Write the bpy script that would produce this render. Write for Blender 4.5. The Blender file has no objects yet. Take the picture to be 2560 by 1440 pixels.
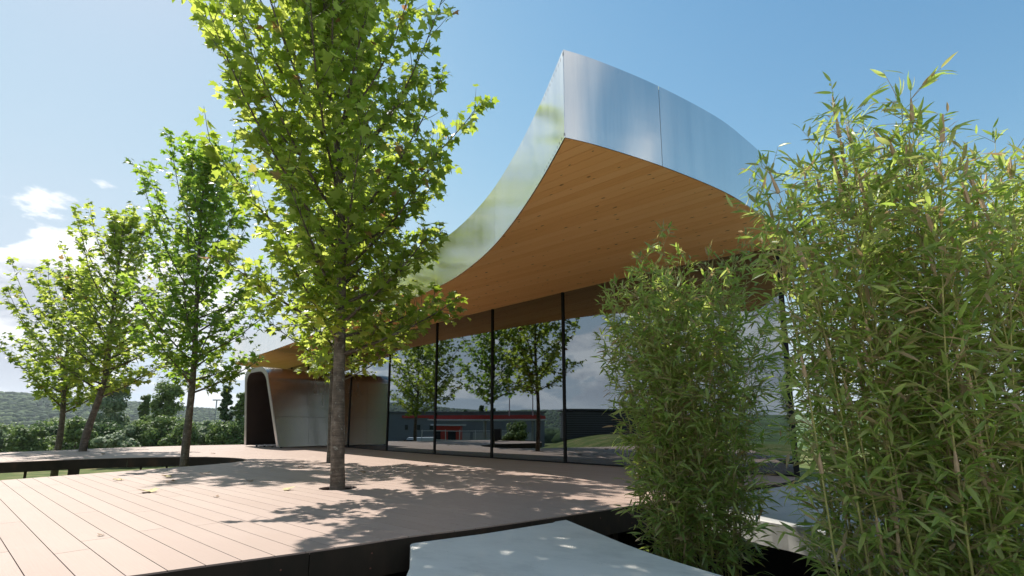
import bpy, math, random
import numpy as np
from mathutils import Vector
rad = math.radians
SC = bpy.context.scene
COL = SC.collection

# ------------------------------------------------------------------ camera, sky, sun, exposure
cam_d = bpy.data.cameras.new('camera'); cam = bpy.data.objects.new('camera', cam_d); COL.objects.link(cam)
cam.location = (0, 0, 0.9); cam.rotation_euler = (rad(90 + 8.7), 0, 0)
cam_d.lens = 17.0; cam_d.sensor_width = 36.0; cam_d.shift_y = 161.0 / 2560.0
cam_d.clip_start = 0.05; cam_d.clip_end = 9000
SC.camera = cam
SUN_EL, SUN_AZ = 50.0, 46.5            # azimuth measured from +Y towards -X
SDIR = Vector((-math.sin(rad(SUN_AZ)) * math.cos(rad(SUN_EL)), math.cos(rad(SUN_AZ)) * math.cos(rad(SUN_EL)), math.sin(rad(SUN_EL))))
sun_d = bpy.data.lights.new('sun', 'SUN'); sun = bpy.data.objects.new('sun', sun_d); COL.objects.link(sun)
sun_d.energy = 2.85; sun_d.angle = rad(0.5); sun_d.color = (1.0, 0.955, 0.88)
sun.rotation_euler = SDIR.to_track_quat('Z', 'Y').to_euler(); sun.location = (0, 0, 40)
SC.view_settings.view_transform = 'Standard'; SC.view_settings.look = 'None'
SC.view_settings.exposure = 1.42; SC.view_settings.gamma = 1.0
SC.cycles.use_denoising = True
SC.cycles.max_bounces = 8; SC.cycles.transparent_max_bounces = 8
SC.cycles.caustics_reflective = False; SC.cycles.blur_glossy = 0.3; SC.cycles.caustics_refractive = False
SC.cycles.sample_clamp_indirect = 6.0

world = bpy.data.worlds.new('World'); SC.world = world; world.use_nodes = True


class NT:
    """small helper round a node tree"""
    def __init__(self, tree):
        self.t = tree; self.n = tree.nodes; self.l = tree.links
    def add(self, typ, **kw):
        nd = self.n.new(typ)
        for k, v in kw.items():
            if k == 'inp':
                for kk, vv in v.items():
                    s = nd.inputs[kk]
                    if hasattr(vv, 'is_output'): self.l.new(vv, s)
                    else: s.default_value = vv
            else: setattr(nd, k, v)
        return nd
    def link(self, a, b): self.l.new(a, b)
    def math(self, op, a, b=0.0, c=None):
        d = {0: a, 1: b}
        if c is not None: d[2] = c
        return self.add('ShaderNodeMath', operation=op, inp=d).outputs[0]
    def vmath(self, op, a, b):
        return self.add('ShaderNodeVectorMath', operation=op, inp={0: a, 1: b})
    def ramp(self, fac, stops, interp='LINEAR'):
        r = self.add('ShaderNodeValToRGB', inp={0: fac}); e = r.color_ramp.elements
        r.color_ramp.interpolation = interp
        while len(e) < len(stops): e.new(0.5)
        for el, (p, c) in zip(e, stops):
            el.position = p; el.color = (*c, 1) if len(c) == 3 else c
        return r.outputs[0]
    def sstep(self, x, a, b):
        return self.add('ShaderNodeMapRange', interpolation_type='SMOOTHSTEP', inp={0: x, 1: a, 2: b, 3: 0.0, 4: 1.0}).outputs[0]
    def mixc(self, fac, a, b):
        m = self.add('ShaderNodeMix', data_type='RGBA')
        for i, v in ((0, fac), (6, a), (7, b)):
            if hasattr(v, 'is_output'): self.l.new(v, m.inputs[i])
            else: m.inputs[i].default_value = v if i == 0 else ((*v, 1) if len(v) == 3 else v)
        return m.outputs[2]
    def noise(self, vec, scale, detail=4, rough=0.55, **kw):
        return self.add('ShaderNodeTexNoise', inp={'Vector': vec, 'Scale': scale, 'Detail': detail, 'Roughness': rough, **kw}).outputs[0]


w = NT(world.node_tree)
bg = w.n['Background']
sky = w.add('ShaderNodeTexSky', sky_type='NISHITA', sun_disc=False, sun_elevation=rad(SUN_EL), sun_rotation=rad(-SUN_AZ),
            air_density=1.0, dust_density=0.15, ozone_density=1.6, altitude=200)
tc = w.add('ShaderNodeTexCoord').outputs['Generated']
sep = w.add('ShaderNodeSeparateXYZ', inp={0: tc}); dz = sep.outputs[2]
stretch = w.add('ShaderNodeMapping', inp={0: tc, 'Scale': (1, 1, 2.3), 'Location': (0.31, 1.7, 0.2)}).outputs[0]
n1 = w.noise(stretch, 3.1, 9, 0.52)
n2 = w.noise(w.vmath('ADD', stretch, (3.3, 1.1, 7.0)).outputs[0], 9.0, 6, 0.55)
low = w.math('SUBTRACT', 1.0, w.sstep(dz, 0.05, 0.33))          # cumulus low over the horizon
n3 = w.noise(w.add('ShaderNodeMapping', inp={0: tc, 'Scale': (1, 1, 3.4), 'Location': (5.3, 2.2, 0.9)}).outputs[0], 6.5, 8, 0.5)
n1 = w.add('ShaderNodeMix', data_type='FLOAT', inp={0: low, 2: n1, 3: n3}).outputs[0]
shape = w.math('ADD', n1, w.math('SUBTRACT', w.math('MULTIPLY', low, 0.215), 0.075))
sx_, sy_ = sep.outputs[0], sep.outputs[1]
shape = w.math('ADD', shape, w.math('MULTIPLY', w.sstep(w.math('MULTIPLY', sy_, -1.0), -0.1, 0.4), 0.25))      # extra broken cloud added behind the camera to brighten the shade
shape = w.math('SUBTRACT', shape, w.math('MULTIPLY', w.math('MULTIPLY', w.sstep(sx_, -0.3, 0.1), w.sstep(sy_, 0.0, 0.4)), 0.14))
blobs = None
for (dx, dy, dzz, r, amp) in ((-0.69, 0.67, 0.20, 0.16, 0.185), (-0.63, 0.71, 0.225, 0.13, 0.17), (-0.53, 0.81, 0.23, 0.10, 0.24),
                              (-0.204, 0.808, 0.553, 0.055, 0.27), (-0.716, 0.688, 0.12, 0.10, 0.15), (-0.715, 0.672, 0.205, 0.05, 0.2),
                              (-0.85, 0.40, 0.15, 0.30, 0.08), (-0.95, -0.05, 0.10, 0.30, 0.05), (-0.90, -0.40, 0.25, 0.20, 0.05), (-0.72, 0.68, 0.07, 0.22, 0.12), (-0.5, 0.85, 0.08, 0.25, 0.10)):
    ln = math.sqrt(dx * dx + dy * dy + dzz * dzz)
    dist = w.add('ShaderNodeVectorMath', operation='DISTANCE', inp={0: tc, 1: (dx / ln, dy / ln, dzz / ln)}).outputs['Value']
    b_ = w.math('MULTIPLY', w.math('SUBTRACT', 1.0, w.sstep(dist, r * 0.3, r * 1.25)), amp)
    blobs = b_ if blobs is None else w.math('ADD', blobs, b_)
shape = w.math('ADD', shape, blobs)
mask = w.sstep(w.math('ADD', shape, w.math('MULTIPLY', w.math('SUBTRACT', n2, 0.5), 0.62)), 0.685, 0.760)
mask = w.math('MULTIPLY', mask, w.sstep(dz, -0.02, 0.02))
n4 = w.noise(w.vmath('ADD', stretch, (0.0, 0.0, 0.045)).outputs[0], 7.0, 7, 0.6)
shade = w.ramp(w.math('ADD', n4, w.math('MULTIPLY', w.math('SUBTRACT', w.sstep(shape, 0.68, 0.95), 0.5), -0.16)),
               [(0.40, (1.6, 1.72, 1.95)), (0.58, (3.2, 3.2, 3.2))])
cloudcol = w.mixc(w.sstep(dz, -0.02, 0.10), (2.3, 2.45, 2.6), shade)
# film-like shoulder: the aureole round the sun and the horizon glow stay below clipping
hs = w.vmath('MULTIPLY', sky.outputs[0], (0.485, 0.55, 0.51)).outputs[0]
hs = w.vmath('MULTIPLY', hs, w.vmath('POWER', w.vmath('DIVIDE', hs, (0.80, 1.28, 2.07)).outputs[0], (0.50, 0.16, 0.0)).outputs[0]).outputs[0]
sq = w.vmath('DIVIDE', hs, (1.72, 2.0, 2.3)).outputs[0]
sq = w.vmath('MULTIPLY', sq, sq).outputs[0]
den = w.vmath('POWER', w.vmath('ADD', w.vmath('MULTIPLY', sq, sq).outputs[0], (1, 1, 1)).outputs[0], (0.25, 0.25, 0.25)).outputs[0]
hs = w.vmath('DIVIDE', hs, den).outputs[0]
final = w.mixc(w.math('MULTIPLY', mask, 0.93), hs, cloudcol)
w.link(final, bg.inputs[0]); bg.inputs[1].default_value = 0.15

# ------------------------------------------------------------------ materials
MATS = {}


def mat(name):
    m = bpy.data.materials.new(name); m.use_nodes = True; MATS[name] = m
    t = NT(m.node_tree); return m, t, t.n['Principled BSDF']


def coords(t, scale=(1, 1, 1), rotz=0.0, rnd=0.0):
    tc = t.add('ShaderNodeTexCoord').outputs['Object']
    if rotz: tc = t.add('ShaderNodeMapping', inp={0: tc, 'Rotation': (0, 0, rotz)}).outputs[0]
    if rnd:
        oi = t.add('ShaderNodeObjectInfo').outputs['Random']
        off = t.add('ShaderNodeCombineXYZ', inp={0: t.math('MULTIPLY', oi, rnd), 1: t.math('MULTIPLY', oi, rnd * 0.37), 2: 0.0}).outputs[0]
        tc = t.vmath('ADD', tc, off).outputs[0]
    return t.vmath('MULTIPLY', tc, scale).outputs[0]


def bump(t, p, h, strength, dist=0.01):
    b = t.add('ShaderNodeBump', inp={'Strength': strength, 'Distance': dist, 'Height': h})
    t.link(b.outputs[0], p.inputs['Normal'])


def simple(name, c, rough=0.6, metal=0.0, var=0.15, scale=8.0, bmp=0.15, spec=0.5):
    m, t, p = mat(name); n = t.noise(coords(t), scale, 5, 0.6)
    a = tuple(x * (1 - var) for x in c); b = tuple(min(1, x * (1 + var)) for x in c)
    t.link(t.ramp(n, [(0.3, a), (0.7, b)]), p.inputs['Base Color'])
    p.inputs['Roughness'].default_value = rough; p.inputs['Metallic'].default_value = metal
    p.inputs['Specular IOR Level'].default_value = spec
    if bmp: bump(t, p, n, bmp)
    return m


PL = rad(-140.0)       # turns the plank direction onto texture x


def deck_mat():
    m, t, p = mat('composite_decking')
    g = t.noise(coords(t, (1.2, 60, 1), PL, 9), 2.2, 5, 0.6)
    sp = t.noise(coords(t, (18, 60, 20), PL, 5), 4.0, 3, 0.7)
    big = t.noise(coords(t, (0.35, 0.35, 1)), 1.3, 4, 0.6)
    oi = t.add('ShaderNodeObjectInfo').outputs['Random']
    f = t.math('ADD', t.math('MULTIPLY', g, 0.30), t.math('ADD', t.math('ADD', 0.06, t.math('MULTIPLY', oi, 0.14)), t.math('ADD', t.math('MULTIPLY', big, 0.45), t.math('MULTIPLY', sp, 0.16))))
    c = t.ramp(f, [(0.25, (0.315, 0.218, 0.172)), (0.55, (0.365, 0.262, 0.212)), (0.85, (0.42, 0.312, 0.258))])
    dirt = t.sstep(t.noise(coords(t, (1, 1, 1)), 0.9, 6, 0.7), 0.56, 0.74)
    c = t.mixc(t.math('MULTIPLY', dirt, 0.16), c, (0.30, 0.22, 0.17))
    t.link(c, p.inputs['Base Color']); p.inputs['Roughness'].default_value = 0.62; p.inputs['Specular IOR Level'].default_value = 0.3
    bump(t, p, g, 0.25, 0.004); return m


def wood_mat():
    m, t, p = mat('spruce_boards')
    base = coords(t, (1, 1, 1), PL, 31)
    g = t.noise(t.vmath('MULTIPLY', base, (0.9, 26, 1)).outputs[0], 2.0, 6, 0.62)
    g2 = t.noise(t.vmath('MULTIPLY', base, (2.2, 70, 1)).outputs[0], 2.0, 3, 0.6)
    oi = t.add('ShaderNodeObjectInfo').outputs['Random']
    f = t.math('ADD', t.math('MULTIPLY', g, 0.55), t.math('ADD', t.math('MULTIPLY', g2, 0.2), t.math('MULTIPLY', oi, 0.32)))
    c = t.ramp(f, [(0.22, (0.74, 0.365, 0.12)), (0.5, (0.85, 0.465, 0.175)), (0.85, (0.90, 0.54, 0.235))])
    kc = t.vmath('MULTIPLY', base, (2.6, 6.5, 0)).outputs[0]
    wob = t.vmath('ADD', kc, t.vmath('MULTIPLY', t.add('ShaderNodeTexNoise', inp={'Vector': kc, 'Scale': 3.0}).outputs['Color'], (0.25, 0.25, 0)).outputs[0]).outputs[0]
    v = t.add('ShaderNodeTexVoronoi', voronoi_dimensions='2D', inp={'Vector': wob, 'Scale': 1.0, 'Randomness': 1.0})
    vs = t.add('ShaderNodeSeparateColor', inp={0: v.outputs['Color']}).outputs[0]
    size = t.math('MULTIPLY', t.sstep(vs, 0.35, 1.0), 0.13)
    k = t.math('SUBTRACT', 1.0, t.sstep(t.math('DIVIDE', v.outputs['Distance'], t.math('ADD', size, 0.001)), 0.45, 1.0))
    c = t.mixc(t.math('MULTIPLY', k, 0.82), c, (0.13, 0.05, 0.02))
    t.link(c, p.inputs['Base Color']); p.inputs['Roughness'].default_value = 0.55; p.inputs['Specular IOR Level'].default_value = 0.25
    bump(t, p, g, 0.2, 0.003); return m


def metal_mat(name, c, r0, r1, wav=0.0, streak=9.0):
    m, t, p = mat(name)
    s = t.noise(coords(t, (streak, streak, 0.25)), 1.0, 5, 0.6)
    fine = t.noise(coords(t, (120, 120, 1.5)), 1.0, 2, 0.5)
    t.link(t.add('ShaderNodeMapRange', inp={0: s, 1: 0.3, 2: 0.7, 3: r0, 4: r1}).outputs[0], p.inputs['Roughness'])
    f = t.math('ADD', t.math('MULTIPLY', s, 0.6), t.math('MULTIPLY', fine, 0.4))
    t.link(t.ramp(f, [(0.3, tuple(x * 0.93 for x in c)), (0.7, tuple(min(1, x * 1.05) for x in c))]), p.inputs['Base Color'])
    p.inputs['Metallic'].default_value = 1.0
    if wav:
        wv = t.noise(coords(t, (0.9, 0.9, 1.6)), 1.2, 2, 0.4); bump(t, p, wv, wav, 0.12)
    return m


def steel_mat():
    m, t, p = mat('weathered_dark_steel')
    n = t.noise(coords(t, (1, 1, 0.5)), 2.4, 7, 0.65)
    t.link(t.ramp(n, [(0.35, (0.022, 0.017, 0.011)), (0.55, (0.036, 0.025, 0.016)), (0.72, (0.075, 0.040, 0.022))]), p.inputs['Base Color'])
    p.inputs['Roughness'].default_value = 0.75; p.inputs['Specular IOR Level'].default_value = 0.25; bump(t, p, n, 0.2, 0.004); return m


def concrete_mat(name, c, rough_face=False):
    m, t, p = mat(name)
    n = t.noise(coords(t), 1.7, 8, 0.62); st = t.noise(coords(t, (1, 2.6, 2), 0.5), 3.5, 8, 0.7)
    f = t.math('ADD', t.math('MULTIPLY', n, 0.55), t.math('MULTIPLY', st, 0.45))
    c1 = t.ramp(f, [(0.36, tuple(x * 0.82 for x in c)), (0.50, c), (0.66, tuple(x * 1.08 for x in c))])
    pit = t.add('ShaderNodeTexVoronoi', inp={'Vector': coords(t), 'Scale': 26.0 if not rough_face else 40.0}).outputs['Distance']
    pk = t.math('MULTIPLY', t.math('SUBTRACT', 1.0, t.sstep(pit, 0.06, 0.16)), t.sstep(t.noise(coords(t), 4.0), 0.5, 0.65))
    c2 = t.mixc(t.math('MULTIPLY', pk, 0.75), c1, tuple(x * 0.3 for x in c))
    t.link(c2, p.inputs['Base Color']); p.inputs['Roughness'].default_value = 0.62
    bump(t, p, t.math('SUBTRACT', t.noise(coords(t), 12.0, 6, 0.7), pk), 0.25, 0.006); return m


def glass_mat():
    m, t, p = mat('dark_mirror_glazing'); out = t.n['Material Output']; t.n.remove(p)
    tr = t.add('ShaderNodeBsdfTransparent', inp={0: (0.16, 0.15, 0.14, 1)})
    wv = t.noise(coords(t, (0.5, 0.5, 0.35)), 1.0, 1, 0.4)
    b = t.add('ShaderNodeBump', inp={'Strength': 0.06, 'Distance': 0.05, 'Height': wv})
    gl = t.add('ShaderNodeBsdfGlossy', inp={'Color': (0.84, 0.93, 1.0, 1), 'Roughness': 0.0, 'Normal': b.outputs[0]})
    lw = t.add('ShaderNodeFresnel', inp={0: 1.5}).outputs[0]
    mx = t.add('ShaderNodeMixShader', inp={0: t.math('ADD', 0.25, t.math('MULTIPLY', lw, 0.9)), 1: tr.outputs[0], 2: gl.outputs[0]})
    t.link(mx.outputs[0], out.inputs[0]); return m


def leaf_mat(name, stops, tstops, tips=None, trans=0.5, spec=0.5, rough=0.42):
    m, t, p = mat(name); out = t.n['Material Output']
    isl = t.add('ShaderNodeNewGeometry').outputs['Random Per Island']; oi = t.add('ShaderNodeObjectInfo').outputs['Random']
    r = t.math('FRACT', t.math('ADD', isl, t.math('MULTIPLY', oi, 7.31)))
    c = t.ramp(r, stops); ct = t.ramp(r, tstops)
    if tips:
        uv = t.add('ShaderNodeSeparateXYZ', inp={0: t.add('ShaderNodeUVMap').outputs[0]})
        r2 = t.math('FRACT', t.math('MULTIPLY', r, 17.77))
        e = t.math('MULTIPLY', t.sstep(uv.outputs[1], 0.55, 1.0), t.sstep(r2, 0.45, 0.8))
        c = t.mixc(e, c, tips); ct = t.mixc(e, ct, tips)
        rib = t.math('SUBTRACT', 1.0, t.sstep(t.math('ABSOLUTE', t.math('SUBTRACT', uv.outputs[0], 0.5)), 0.0, 0.12))
        c = t.mixc(t.math('MULTIPLY', rib, 0.3), c, (0.25, 0.32, 0.10))
    t.link(c, p.inputs['Base Color']); p.inputs['Roughness'].default_value = rough; p.inputs['Specular IOR Level'].default_value = spec
    tl = t.add('ShaderNodeBsdfTranslucent', inp={0: ct})
    mx = t.add('ShaderNodeMixShader', inp={0: trans, 1: p.outputs[0], 2: tl.outputs[0]})
    t.link(mx.outputs[0], out.inputs[0]); return m


def bark_mat():
    m, t, p = mat('plane_tree_bark')
    n = t.noise(coords(t, (1, 1, 0.7)), 9.0, 6, 0.65); ring = t.noise(coords(t, (3, 3, 26)), 1.6, 4, 0.6)
    f = t.math('ADD', t.math('MULTIPLY', n, 0.6), t.math('MULTIPLY', ring, 0.4))
    c = t.ramp(f, [(0.36, (0.045, 0.034, 0.024)), (0.5, (0.10, 0.078, 0.055)), (0.64, (0.20, 0.16, 0.12))])
    li = t.sstep(t.noise(coords(t, (1, 1, 0.8)), 17.0, 5, 0.7), 0.60, 0.66)
    c = t.mixc(t.math('MULTIPLY', li, 0.65), c, (0.34, 0.34, 0.28))
    t.link(c, p.inputs['Base Color']); p.inputs['Roughness'].default_value = 0.85; bump(t, p, f, 0.7, 0.02); return m


def ground_mat():
    m, t, p = mat('meadow_ground')
    pos = t.add('ShaderNodeNewGeometry').outputs['Position']
    n = t.noise(pos, 0.9, 8, 0.7); big = t.noise(pos, 0.012, 4, 0.5)
    g = t.ramp(n, [(0.35, (0.055, 0.080, 0.022)), (0.5, (0.10, 0.125, 0.036)), (0.62, (0.19, 0.16, 0.075)), (0.72, (0.26, 0.19, 0.10))])
    f2 = t.ramp(big, [(0.42, (0.055, 0.085, 0.025)), (0.5, (0.10, 0.15, 0.045)), (0.60, (0.05, 0.08, 0.03))])
    sp = t.add('ShaderNodeSeparateXYZ', inp={0: pos})
    dist = t.add('ShaderNodeVectorMath', operation='LENGTH', inp={0: pos}).outputs['Value']
    c = t.mixc(t.sstep(dist, 70.0, 150.0), g, f2)
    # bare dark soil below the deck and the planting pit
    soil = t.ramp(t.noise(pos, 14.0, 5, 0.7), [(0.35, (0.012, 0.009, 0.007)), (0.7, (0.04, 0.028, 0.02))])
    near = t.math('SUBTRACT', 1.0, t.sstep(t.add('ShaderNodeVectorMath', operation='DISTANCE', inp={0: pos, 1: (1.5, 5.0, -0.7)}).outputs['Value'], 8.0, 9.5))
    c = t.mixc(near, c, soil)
    t.link(c, p.inputs['Base Color']); p.inputs['Roughness'].default_value = 0.95; p.inputs['Specular IOR Level'].default_value = 0.1
    bump(t, p, n, 0.5, 0.05); return m


M_DECK = deck_mat(); M_WOOD = wood_mat(); M_STEEL = steel_mat(); M_GLASS = glass_mat(); M_BARK = bark_mat(); M_GROUND = ground_mat()
M_ALU = metal_mat('brushed_aluminium', (0.88, 0.84, 0.775), 0.17, 0.24, 0.03, 4.0)
M_PORTAL = metal_mat('bronze_tinted_aluminium', (0.54, 0.50, 0.45), 0.22, 0.28, 0.05, 3.0)
M_PFRAME = simple('pale_metal_edge', (0.50, 0.49, 0.48), 0.35, 0.6, 0.06, 5, 0.02)
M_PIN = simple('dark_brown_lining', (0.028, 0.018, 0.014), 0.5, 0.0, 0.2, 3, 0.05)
M_CONC = concrete_mat('smooth_grey_concrete', (0.62, 0.585, 0.53)); M_CONC2 = concrete_mat('raw_board_marked_concrete', (0.42, 0.41, 0.39), True)
M_MULL = simple('black_mullion', (0.008, 0.008, 0.008), 0.6, 0.0, 0.1, 4, 0.0, 0.2)
M_RIVET = simple('rivet_head', (0.05, 0.05, 0.055), 0.5, 0.2, 0.1, 4, 0.0)
M_BOLT = simple('rusty_bolt', (0.22, 0.09, 0.06), 0.7, 0.3, 0.3, 30, 0.1)
M_DARK = simple('dark_interior', (0.02, 0.018, 0.016), 0.8, 0.0, 0.2, 2, 0.0)
M_INFL = simple('interior_carpet', (0.06, 0.05, 0.045), 0.9, 0.0, 0.2, 5, 0.0)
M_ROOF = simple('roof_membrane', (0.25, 0.25, 0.25), 0.8, 0.0, 0.1, 2, 0.1)
M_LEAF = leaf_mat('plane_tree_leaf',
                  [(0.0, (0.075, 0.14, 0.016)), (0.5, (0.13, 0.215, 0.025)), (0.9, (0.20, 0.29, 0.04)), (0.985, (0.19, 0.27, 0.05)), (0.994, (0.22, 0.11, 0.05))],
                  [(0.0, (0.27, 0.38, 0.03)), (0.5, (0.45, 0.56, 0.06)), (0.9, (0.68, 0.74, 0.14)), (0.985, (0.55, 0.62, 0.12)), (0.994, (0.42, 0.20, 0.08))],
                  trans=0.60)
M_LEAF2 = leaf_mat('plane_tree_leaf_green',
                   [(0.0, (0.06, 0.13, 0.016)), (0.6, (0.10, 0.195, 0.025)), (1.0, (0.17, 0.27, 0.035))],
                   [(0.0, (0.21, 0.37, 0.03)), (0.6, (0.36, 0.53, 0.05)), (1.0, (0.60, 0.70, 0.12))], trans=0.58)
M_BAM = leaf_mat('bamboo_leaf',
                 [(0.0, (0.13, 0.20, 0.05)), (0.5, (0.25, 0.33, 0.09)), (0.80, (0.40, 0.46, 0.16)), (0.93, (0.27, 0.27, 0.10)), (0.965, (0.46, 0.33, 0.19))],
                 [(0.0, (0.36, 0.54, 0.07)), (0.5, (0.54, 0.68, 0.11)), (0.84, (0.68, 0.76, 0.20)), (0.93, (0.5, 0.45, 0.15)), (0.97, (0.5, 0.33, 0.16))],
                 tips=(0.45, 0.34, 0.16), trans=0.50, spec=0.5, rough=0.38)
M_CULM = simple('bamboo_culm', (0.30, 0.28, 0.08), 0.4, 0.0, 0.35, 14, 0.1)
M_SHEATH = simple('dry_bamboo_sheath', (0.42, 0.29, 0.17), 0.7, 0.0, 0.25, 20, 0.2)
M_TWIG = simple('bamboo_twig', (0.34, 0.26, 0.13), 0.6, 0.0, 0.3, 10, 0.0)
M_BUSH = [leaf_mat('shrub_leaf_%s' % k, [(0.0, a), (1.0, b)], [(0.0, tuple(x * 1.6 for x in a)), (1.0, tuple(x * 1.7 for x in b))], trans=0.3, spec=0.3, rough=0.6)
          for k, a, b in (('mid', (0.08, 0.13, 0.035), (0.19, 0.26, 0.07)), ('grey', (0.13, 0.18, 0.09), (0.24, 0.30, 0.16)), ('dark', (0.035, 0.07, 0.022), (0.10, 0.16, 0.045)))]

# ------------------------------------------------------------------ mesh helpers
ORG = {}


def mesh_from(name, V, F, mt, smooth=False, uv=None):
    me = bpy.data.meshes.new(name)
    V = np.asarray(V, dtype=np.float32)
    if isinstance(F, np.ndarray):
        k = F.shape[1]; nf = F.shape[0]
        me.vertices.add(len(V)); me.vertices.foreach_set('co', V.ravel())
        me.loops.add(nf * k); me.loops.foreach_set('vertex_index', F.astype(np.int32).ravel())
        me.polygons.add(nf); me.polygons.foreach_set('loop_start', np.arange(0, nf * k, k, dtype=np.int32))
        me.update(calc_edges=True)
    else:
        me.from_pydata([tuple(map(float, v)) for v in V], [], F); me.update()
    if uv is not None:
        l = me.uv_layers.new(name='UVMap'); idx = np.empty(len(me.loops), dtype=np.int32)
        me.loops.foreach_get('vertex_index', idx); l.data.foreach_set('uv', np.asarray(uv, dtype=np.float32)[idx].ravel())
    if smooth: me.polygons.foreach_set('use_smooth', np.ones(len(me.polygons), dtype=bool))
    if mt: me.materials.append(mt)
    return me


def org(o): return ORG.get(o.name, np.zeros(3)) if o else np.zeros(3)


def put(name, V, F, mt, parent=None, smooth=False, uv=None, kind=None):
    """vertices in world coordinates; stored relative to the parent's origin"""
    V = np.asarray(V, dtype=float) - org(parent)
    o = bpy.data.objects.new(name, mesh_from(name, V, F, mt, smooth, uv)); COL.objects.link(o)
    if parent: o.parent = parent; ORG[o.name] = org(parent)
    if kind: o['kind'] = kind
    return o


def thing(name, label, cat, loc=(0, 0, 0), group=None):
    o = bpy.data.objects.new(name, None); COL.objects.link(o); o.location = loc; o.empty_display_size = 0.2
    ORG[o.name] = np.array(loc, dtype=float); return tag(o, label, cat, group)


def tag(o, label=None, cat=None, group=None, kind=None):
    if label: o['label'] = label
    if cat: o['category'] = cat
    if group: o['group'] = group
    if kind: o['kind'] = kind
    return o


def holder(name, parent):
    o = bpy.data.objects.new(name, None); COL.objects.link(o); o.parent = parent; o.empty_display_size = 0.1; ORG[o.name] = org(parent); return o


class MB:
    def __init__(s): s.V = []; s.F = []
    def add(s, V, F):
        b = len(s.V); s.V += [tuple(v) for v in V]; s.F += [tuple(b + i for i in f) for f in F]; return s
    def box(s, c, d, rz=0.0):
        x, y, z = c; a, b, h = d[0] / 2, d[1] / 2, d[2] / 2; cr, sr = math.cos(rz), math.sin(rz)
        V = [(x + cr * i * a - sr * j * b, y + sr * i * a + cr * j * b, z + k * h) for k in (-1, 1) for j in (-1, 1) for i in (-1, 1)]
        return s.add(V, [(0, 2, 3, 1), (4, 5, 7, 6), (0, 1, 5, 4), (2, 6, 7, 3), (0, 4, 6, 2), (1, 3, 7, 5)])
    def beam(s, p, q, wd, z0, z1):
        """upright wall piece between two plan points"""
        p = np.array(p[:2], float); q = np.array(q[:2], float); d = (q - p) / np.hypot(*(q - p)); n = np.array([-d[1], d[0]]) * wd / 2
        P = [p + n, p - n, q - n, q + n]
        V = [(a[0], a[1], z0) for a in P] + [(a[0], a[1], z1) for a in P]
        return s.add(V, [(3, 2, 1, 0), (4, 5, 6, 7), (0, 1, 5, 4), (1, 2, 6, 5), (2, 3, 7, 6), (3, 0, 4, 7)])
    def tube(s, pts, rs, n=8, caps=True):
        pts = [np.array(p, float) for p in pts]; b = len(s.V)
        for i, p in enumerate(pts):
            d = pts[min(i + 1, len(pts) - 1)] - pts[max(i - 1, 0)]; d = d / (np.linalg.norm(d) + 1e-9)
            a = np.cross(d, (0.3, 0.9, 0.2) if abs(d[2]) > 0.9 else (0, 0, 1)); a /= np.linalg.norm(a) + 1e-9; c = np.cross(d, a)
            for k in range(n):
                th = 2 * math.pi * k / n; s.V.append(tuple(p + rs[i] * (math.cos(th) * a + math.sin(th) * c)))
        for i in range(len(pts) - 1):
            for k in range(n):
                k2 = (k + 1) % n; s.F.append((b + i * n + k, b + i * n + k2, b + (i + 1) * n + k2, b + (i + 1) * n + k))
        if caps: s.F.append(tuple(b + k for k in range(n))[::-1]); s.F.append(tuple(b + (len(pts) - 1) * n + k for k in range(n)))
        return s
    def put(s, name, mt, parent=None, smooth=False, kind=None): return put(name, s.V, s.F, mt, parent, smooth, kind=kind)


def catmull(P, n=6, closed=False):
    P = [np.array(p, float) for p in P]; out = []; N = len(P)
    for i in range(N if closed else N - 1):
        p0, p1, p2, p3 = (P[(i - 1) % N], P[i], P[(i + 1) % N], P[(i + 2) % N]) if closed else (P[max(i - 1, 0)], P[i], P[i + 1], P[min(i + 2, N - 1)])
        for k in range(n):
            t = k / n
            out.append(0.5 * (2 * p1 + (p2 - p0) * t + (2 * p0 - 5 * p1 + 4 * p2 - p3) * t * t + (3 * p1 - p0 - 3 * p2 + p3) * t ** 3))
    if not closed: out.append(P[-1])
    return out


def prism(poly, z0, z1):
    n = len(poly)
    V = [(p[0], p[1], z0) for p in poly] + [(p[0], p[1], z1) for p in poly]
    F = [tuple(range(n))[::-1], tuple(range(n, 2 * n))] + [(i, (i + 1) % n, n + (i + 1) % n, n + i) for i in range(n)]
    return V, F


UD = np.array([-0.766, 0.643]); VD = np.array([0.643, 0.766])       # along / across the boards


def scan(polys, c):
    xs = []
    for P in polys:
        for a, b in zip(P, P[1:] + P[:1]):
            va, vb = a @ VD, b @ VD
            if (va <= c) != (vb <= c):
                ua, ub = a @ UD, b @ UD; xs.append(ua + (ub - ua) * (c - va) / (vb - va))
    xs.sort(); return [(xs[i], xs[i + 1]) for i in range(0, len(xs) - 1, 2)]


def slabpiece(rows, z0, z1):
    """rows: list of (u0, u1, c)"""
    V = []; F = []; n = len(rows)
    for z in (z0, z1):
        for (u0, u1, c) in rows:
            for u in (u0, u1):
                p = u * UD + c * VD; V.append((p[0], p[1], z))
    for j in range(n - 1):
        a = 2 * j; F.append((a, a + 1, a + 3, a + 2)); b = a + 2 * n; F.append((b, b + 2, b + 3, b + 1))
        F.append((a, a + 2, b + 2, b)); F.append((a + 1, b + 1, b + 3, a + 3))
    F.append((0, 2 * n, 2 * n + 1, 1)); e = 2 * n - 2; F.append((e, e + 1, e + 1 + 2 * n, e + 2 * n))
    return V, F


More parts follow.
